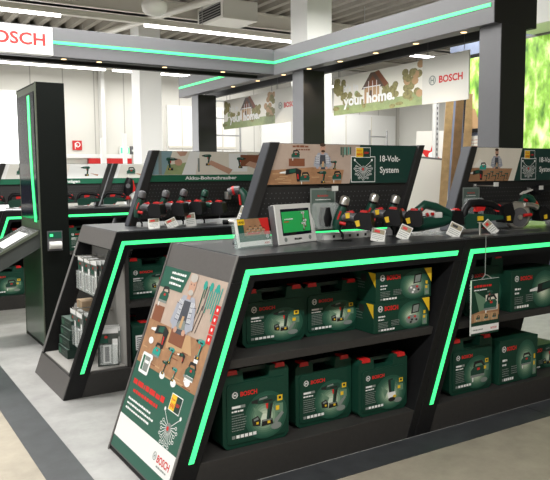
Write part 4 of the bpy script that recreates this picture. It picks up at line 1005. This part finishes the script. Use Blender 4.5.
planks = [(6.62,6.57,2.45,'wood_pale','tall pale plank leaning beside the blue partition, left one'),(6.72,6.49,2.50,'wood_dark','darker brown plank in the middle of the leaning boards'),(6.82,6.41,2.42,'wood_pale','tall pale plank nearest the blue partition')]
for k, (x,y,h,mm,l) in enumerate(planks):
    t = thing('wooden_plank', l, 'plank', (x,y,0), R(-35), 'boards leaning by the partition'); t.rotation_euler = (0,R(3),R(-35))
    m = MB(); m.box(-.05,.05,-.012,.012,0,h,mm); m.build('board', t, bevel=.003)
    m = MB(); m.box(-.05,.05,-.0125,.0125,h-.02,h+.001,'wood_pale'); m.build('end_grain', t)
t = thing('leaning_sheet', 'large white sheet leaning behind the drills left of the planks', 'sheet', (6.52,6.82,0), R(-32)); t.rotation_euler = (R(-4),R(6),R(-32))
m = MB(); m.box(-.32,.22,-.01,.01,0,1.62,'sheet_white'); m.build('board', t)
m = MB(); m.box(-.32,.22,-.011,.011,1.60,1.625,'edge_trim'); m.build('edge', t)
t = thing('sale_poster', 'white poster with red star shape above the leaning sheet', 'poster', (7.20,7.25,1.45), R(-32))
m = MB(); m.box(-.26,.16,-.01,.01,0,.55,'sheet_white'); m.build('panel', t)
m = MB(); m.T = FRONT((0,-.0106,0)); m.flat([(-.24,.0),(-.12,.18),(-.22,.30),(-.06,.27),(.0,.45),(.04,.2),(.14,.10),(.0,.12)],'red_print',1); m.flat(ell(-.03,.20,.06,n=10),'white_print',2); m.build('print', t)
t = thing('shelf_upright', 'slotted steel shelving upright beside the leaning planks', 'rack', (6.95,6.98,0)); 
m = MB(); m.box(-.03,.03,-.03,.03,0,2.9,'screen_frame'); m.build('upright', t)
m = MB(); m.T = FRONT((0,-.031,0))
for i in range(40): m.flat(rect(-.01,.01,.1+i*.07,.135+i*.07),'tool_grey',1)
m.build('slots', t)
m = MB(); m.tube([(0,.02,-1.45),(0,.02,.1)], .02, 'steel', 8); m.box(-.15,.15,-.12,.16,-1.45,-1.43,'steel'); m.build('pole', bpy.data.objects['sale_poster'])
# ceiling things
def light_track(label, x0, x1, y, z, lit, power=38):
    t = thing('light_track', label, 'ceiling light', (x0,y,z))
    m = MB(); m.box(0,x1-x0,-.05,.05,.0,.075,'ceiling_steel'); m.build('trunking', t, bevel=.004)
    for a, b in lit:
        m = MB(); m.box(a-x0,b-x0,-.020,.020,-.034,.0,'tube_white'); m.build('tube', t)
        l = bpy.data.lights.new('tube_lamp','AREA'); l.shape = 'RECTANGLE'; l.size = b-a; l.size_y = .12; l.energy = power*(b-a); l.color = (1,.985,.96)
        ob = bpy.data.objects.new('tube_lamp', l); COL.objects.link(ob); ob.location = ((a+b)/2,y,z-.05)
    for q in (.2,.5,.8):
        m = MB(); m.tube([((x1-x0)*q,0,.075),((x1-x0)*q,0,4.2-z)], .006, 'steel', 6); m.build('hanger', t)
light_track('nearer suspended light track of white tubes above the cross beam', -.5, 9.6, 9.3, 3.5, ((-.4,2.5),(3.66,6.3),(6.5,7.8),(8.15,9.5)), 26)
light_track('farther suspended light track of white tubes seen under the cross beam', 2.0, 11.5, 13.0, 3.42, ((2.2,4.3),(4.45,6.1),(6.3,8.2),(8.6,11.3)), 15)
light_track('unseen light track added above the front counters to light them', -2.0, 9.6, 4.9, 3.6, ((-1.8,.6),(1.0,3.4),(6.4,9.4)), 45)  # out of view, added to light the tops and front faces
light_track('unseen light track added to brighten the far headers and leaning sheet', .5, 9.0, 6.3, 3.6, ((.8,3.2),(3.6,5.6),(6.0,8.4)), 30)  # out of view, added to brighten far headers, sheet, planks and partition
light_track('unseen light track added above the aisle to light the counter fronts', -6.0, 2.5, 0.4, 3.6, ((-5.6,-3.4),(-2.8,-.4),(0.0,2.2)), 47)  # out of view, added to light headers and counter fronts
t = thing('dome_lamp', 'round cream dome lamp hanging from the ceiling at the top', 'lamp', (3.36,8.2,3.36))
m = MB()
pr = [(0,-.0),(.09,.015),(.145,.06),(.16,.12),(.15,.16),(.06,.20)]
vs = []; n = 20
for r_, z_ in pr: vs += [(r_*math.cos(2*math.pi*i/n),r_*math.sin(2*math.pi*i/n),z_) for i in range(n)]
m.add(vs, [(j*n+i,j*n+(i+1)%n,(j+1)*n+(i+1)%n,(j+1)*n+i) for j in range(len(pr)-1) for i in range(n)], 'sheet_white', True); m.build('shade', t)
m = MB(); m.tube([(0,0,.19),(0,0,.97)], .02, 'steel', 8); m.build('rod', t)
t = thing('ceiling_unit', 'square ceiling heater box with dark grille left of the white column', 'heater', (5.05,9.6,3.80), R(0))
m = MB(); m.box(0,.62,0,.9,0,.30,'sheet_white'); m.build('casing', t, bevel=.01)
m = MB(); m.box(-.008,0,.08,.82,.05,.25,'tool_black')
for i in range(5): m.box(-.014,-.008,.08,.82,.07+i*.04,.082+i*.04,'steel')
m.build('grille', t)
m = MB(); m.box(.5,.54,.4,.44,.30,.45,'steel'); m.build('bracket', t)
t = thing('ceiling_pipe', 'pale pipe running diagonally under the corrugated ceiling at upper left', 'pipe', (0,0,0))
m = MB(); m.tube([(3.55,12.6,3.75),(4.40,8.1,3.75)], .05, 'ceiling_steel', 10); m.build('pipe', t)
m = MB(); m.tube([(4.1,9.7,3.75),(4.1,9.7,4.2)], .012, 'steel', 6); m.build('hanger', t)

# ================================================================ light, camera
w = bpy.data.worlds.new('world'); SC.world = w; w.use_nodes = True
w.node_tree.nodes['Background'].inputs['Color'].default_value = (.95,.98,1,1); w.node_tree.nodes['Background'].inputs['Strength'].default_value = .9
l = bpy.data.lights.new('window_daylight','AREA'); l.shape = 'RECTANGLE'; l.size = 2.8; l.size_y = 2.3; l.energy = 90
ob = bpy.data.objects.new('window_daylight', l); COL.objects.link(ob); ob.location = (1.6,13.8,1.7); ob.rotation_euler = (R(-90),0,0)
cam = bpy.data.cameras.new('camera'); cam.sensor_width = 36; cam.sensor_fit = 'HORIZONTAL'; cam.lens = 36*688.36/550
co = bpy.data.objects.new('camera', cam); COL.objects.link(co)
RM = ((.84936464,.05667206,-.52475517),(-.52774815,.07640479,-.84595756),(-.00784835,.99546501,.0948041))
M = Matrix.Identity(4)
for i in range(3):
    for j in range(3): M[i][j] = RM[i][j]
M[0][3] = 0; M[1][3] = 0; M[2][3] = 1.4
co.matrix_world = M; SC.camera = co
vs_ = SC.view_settings; vs_.view_transform = 'Standard'; vs_.look = 'None'; vs_.exposure = 0.12; vs_.gamma = 1; vs_.use_curve_mapping = False
SC.cycles.use_denoising = True
SC.cycles.max_bounces = 8
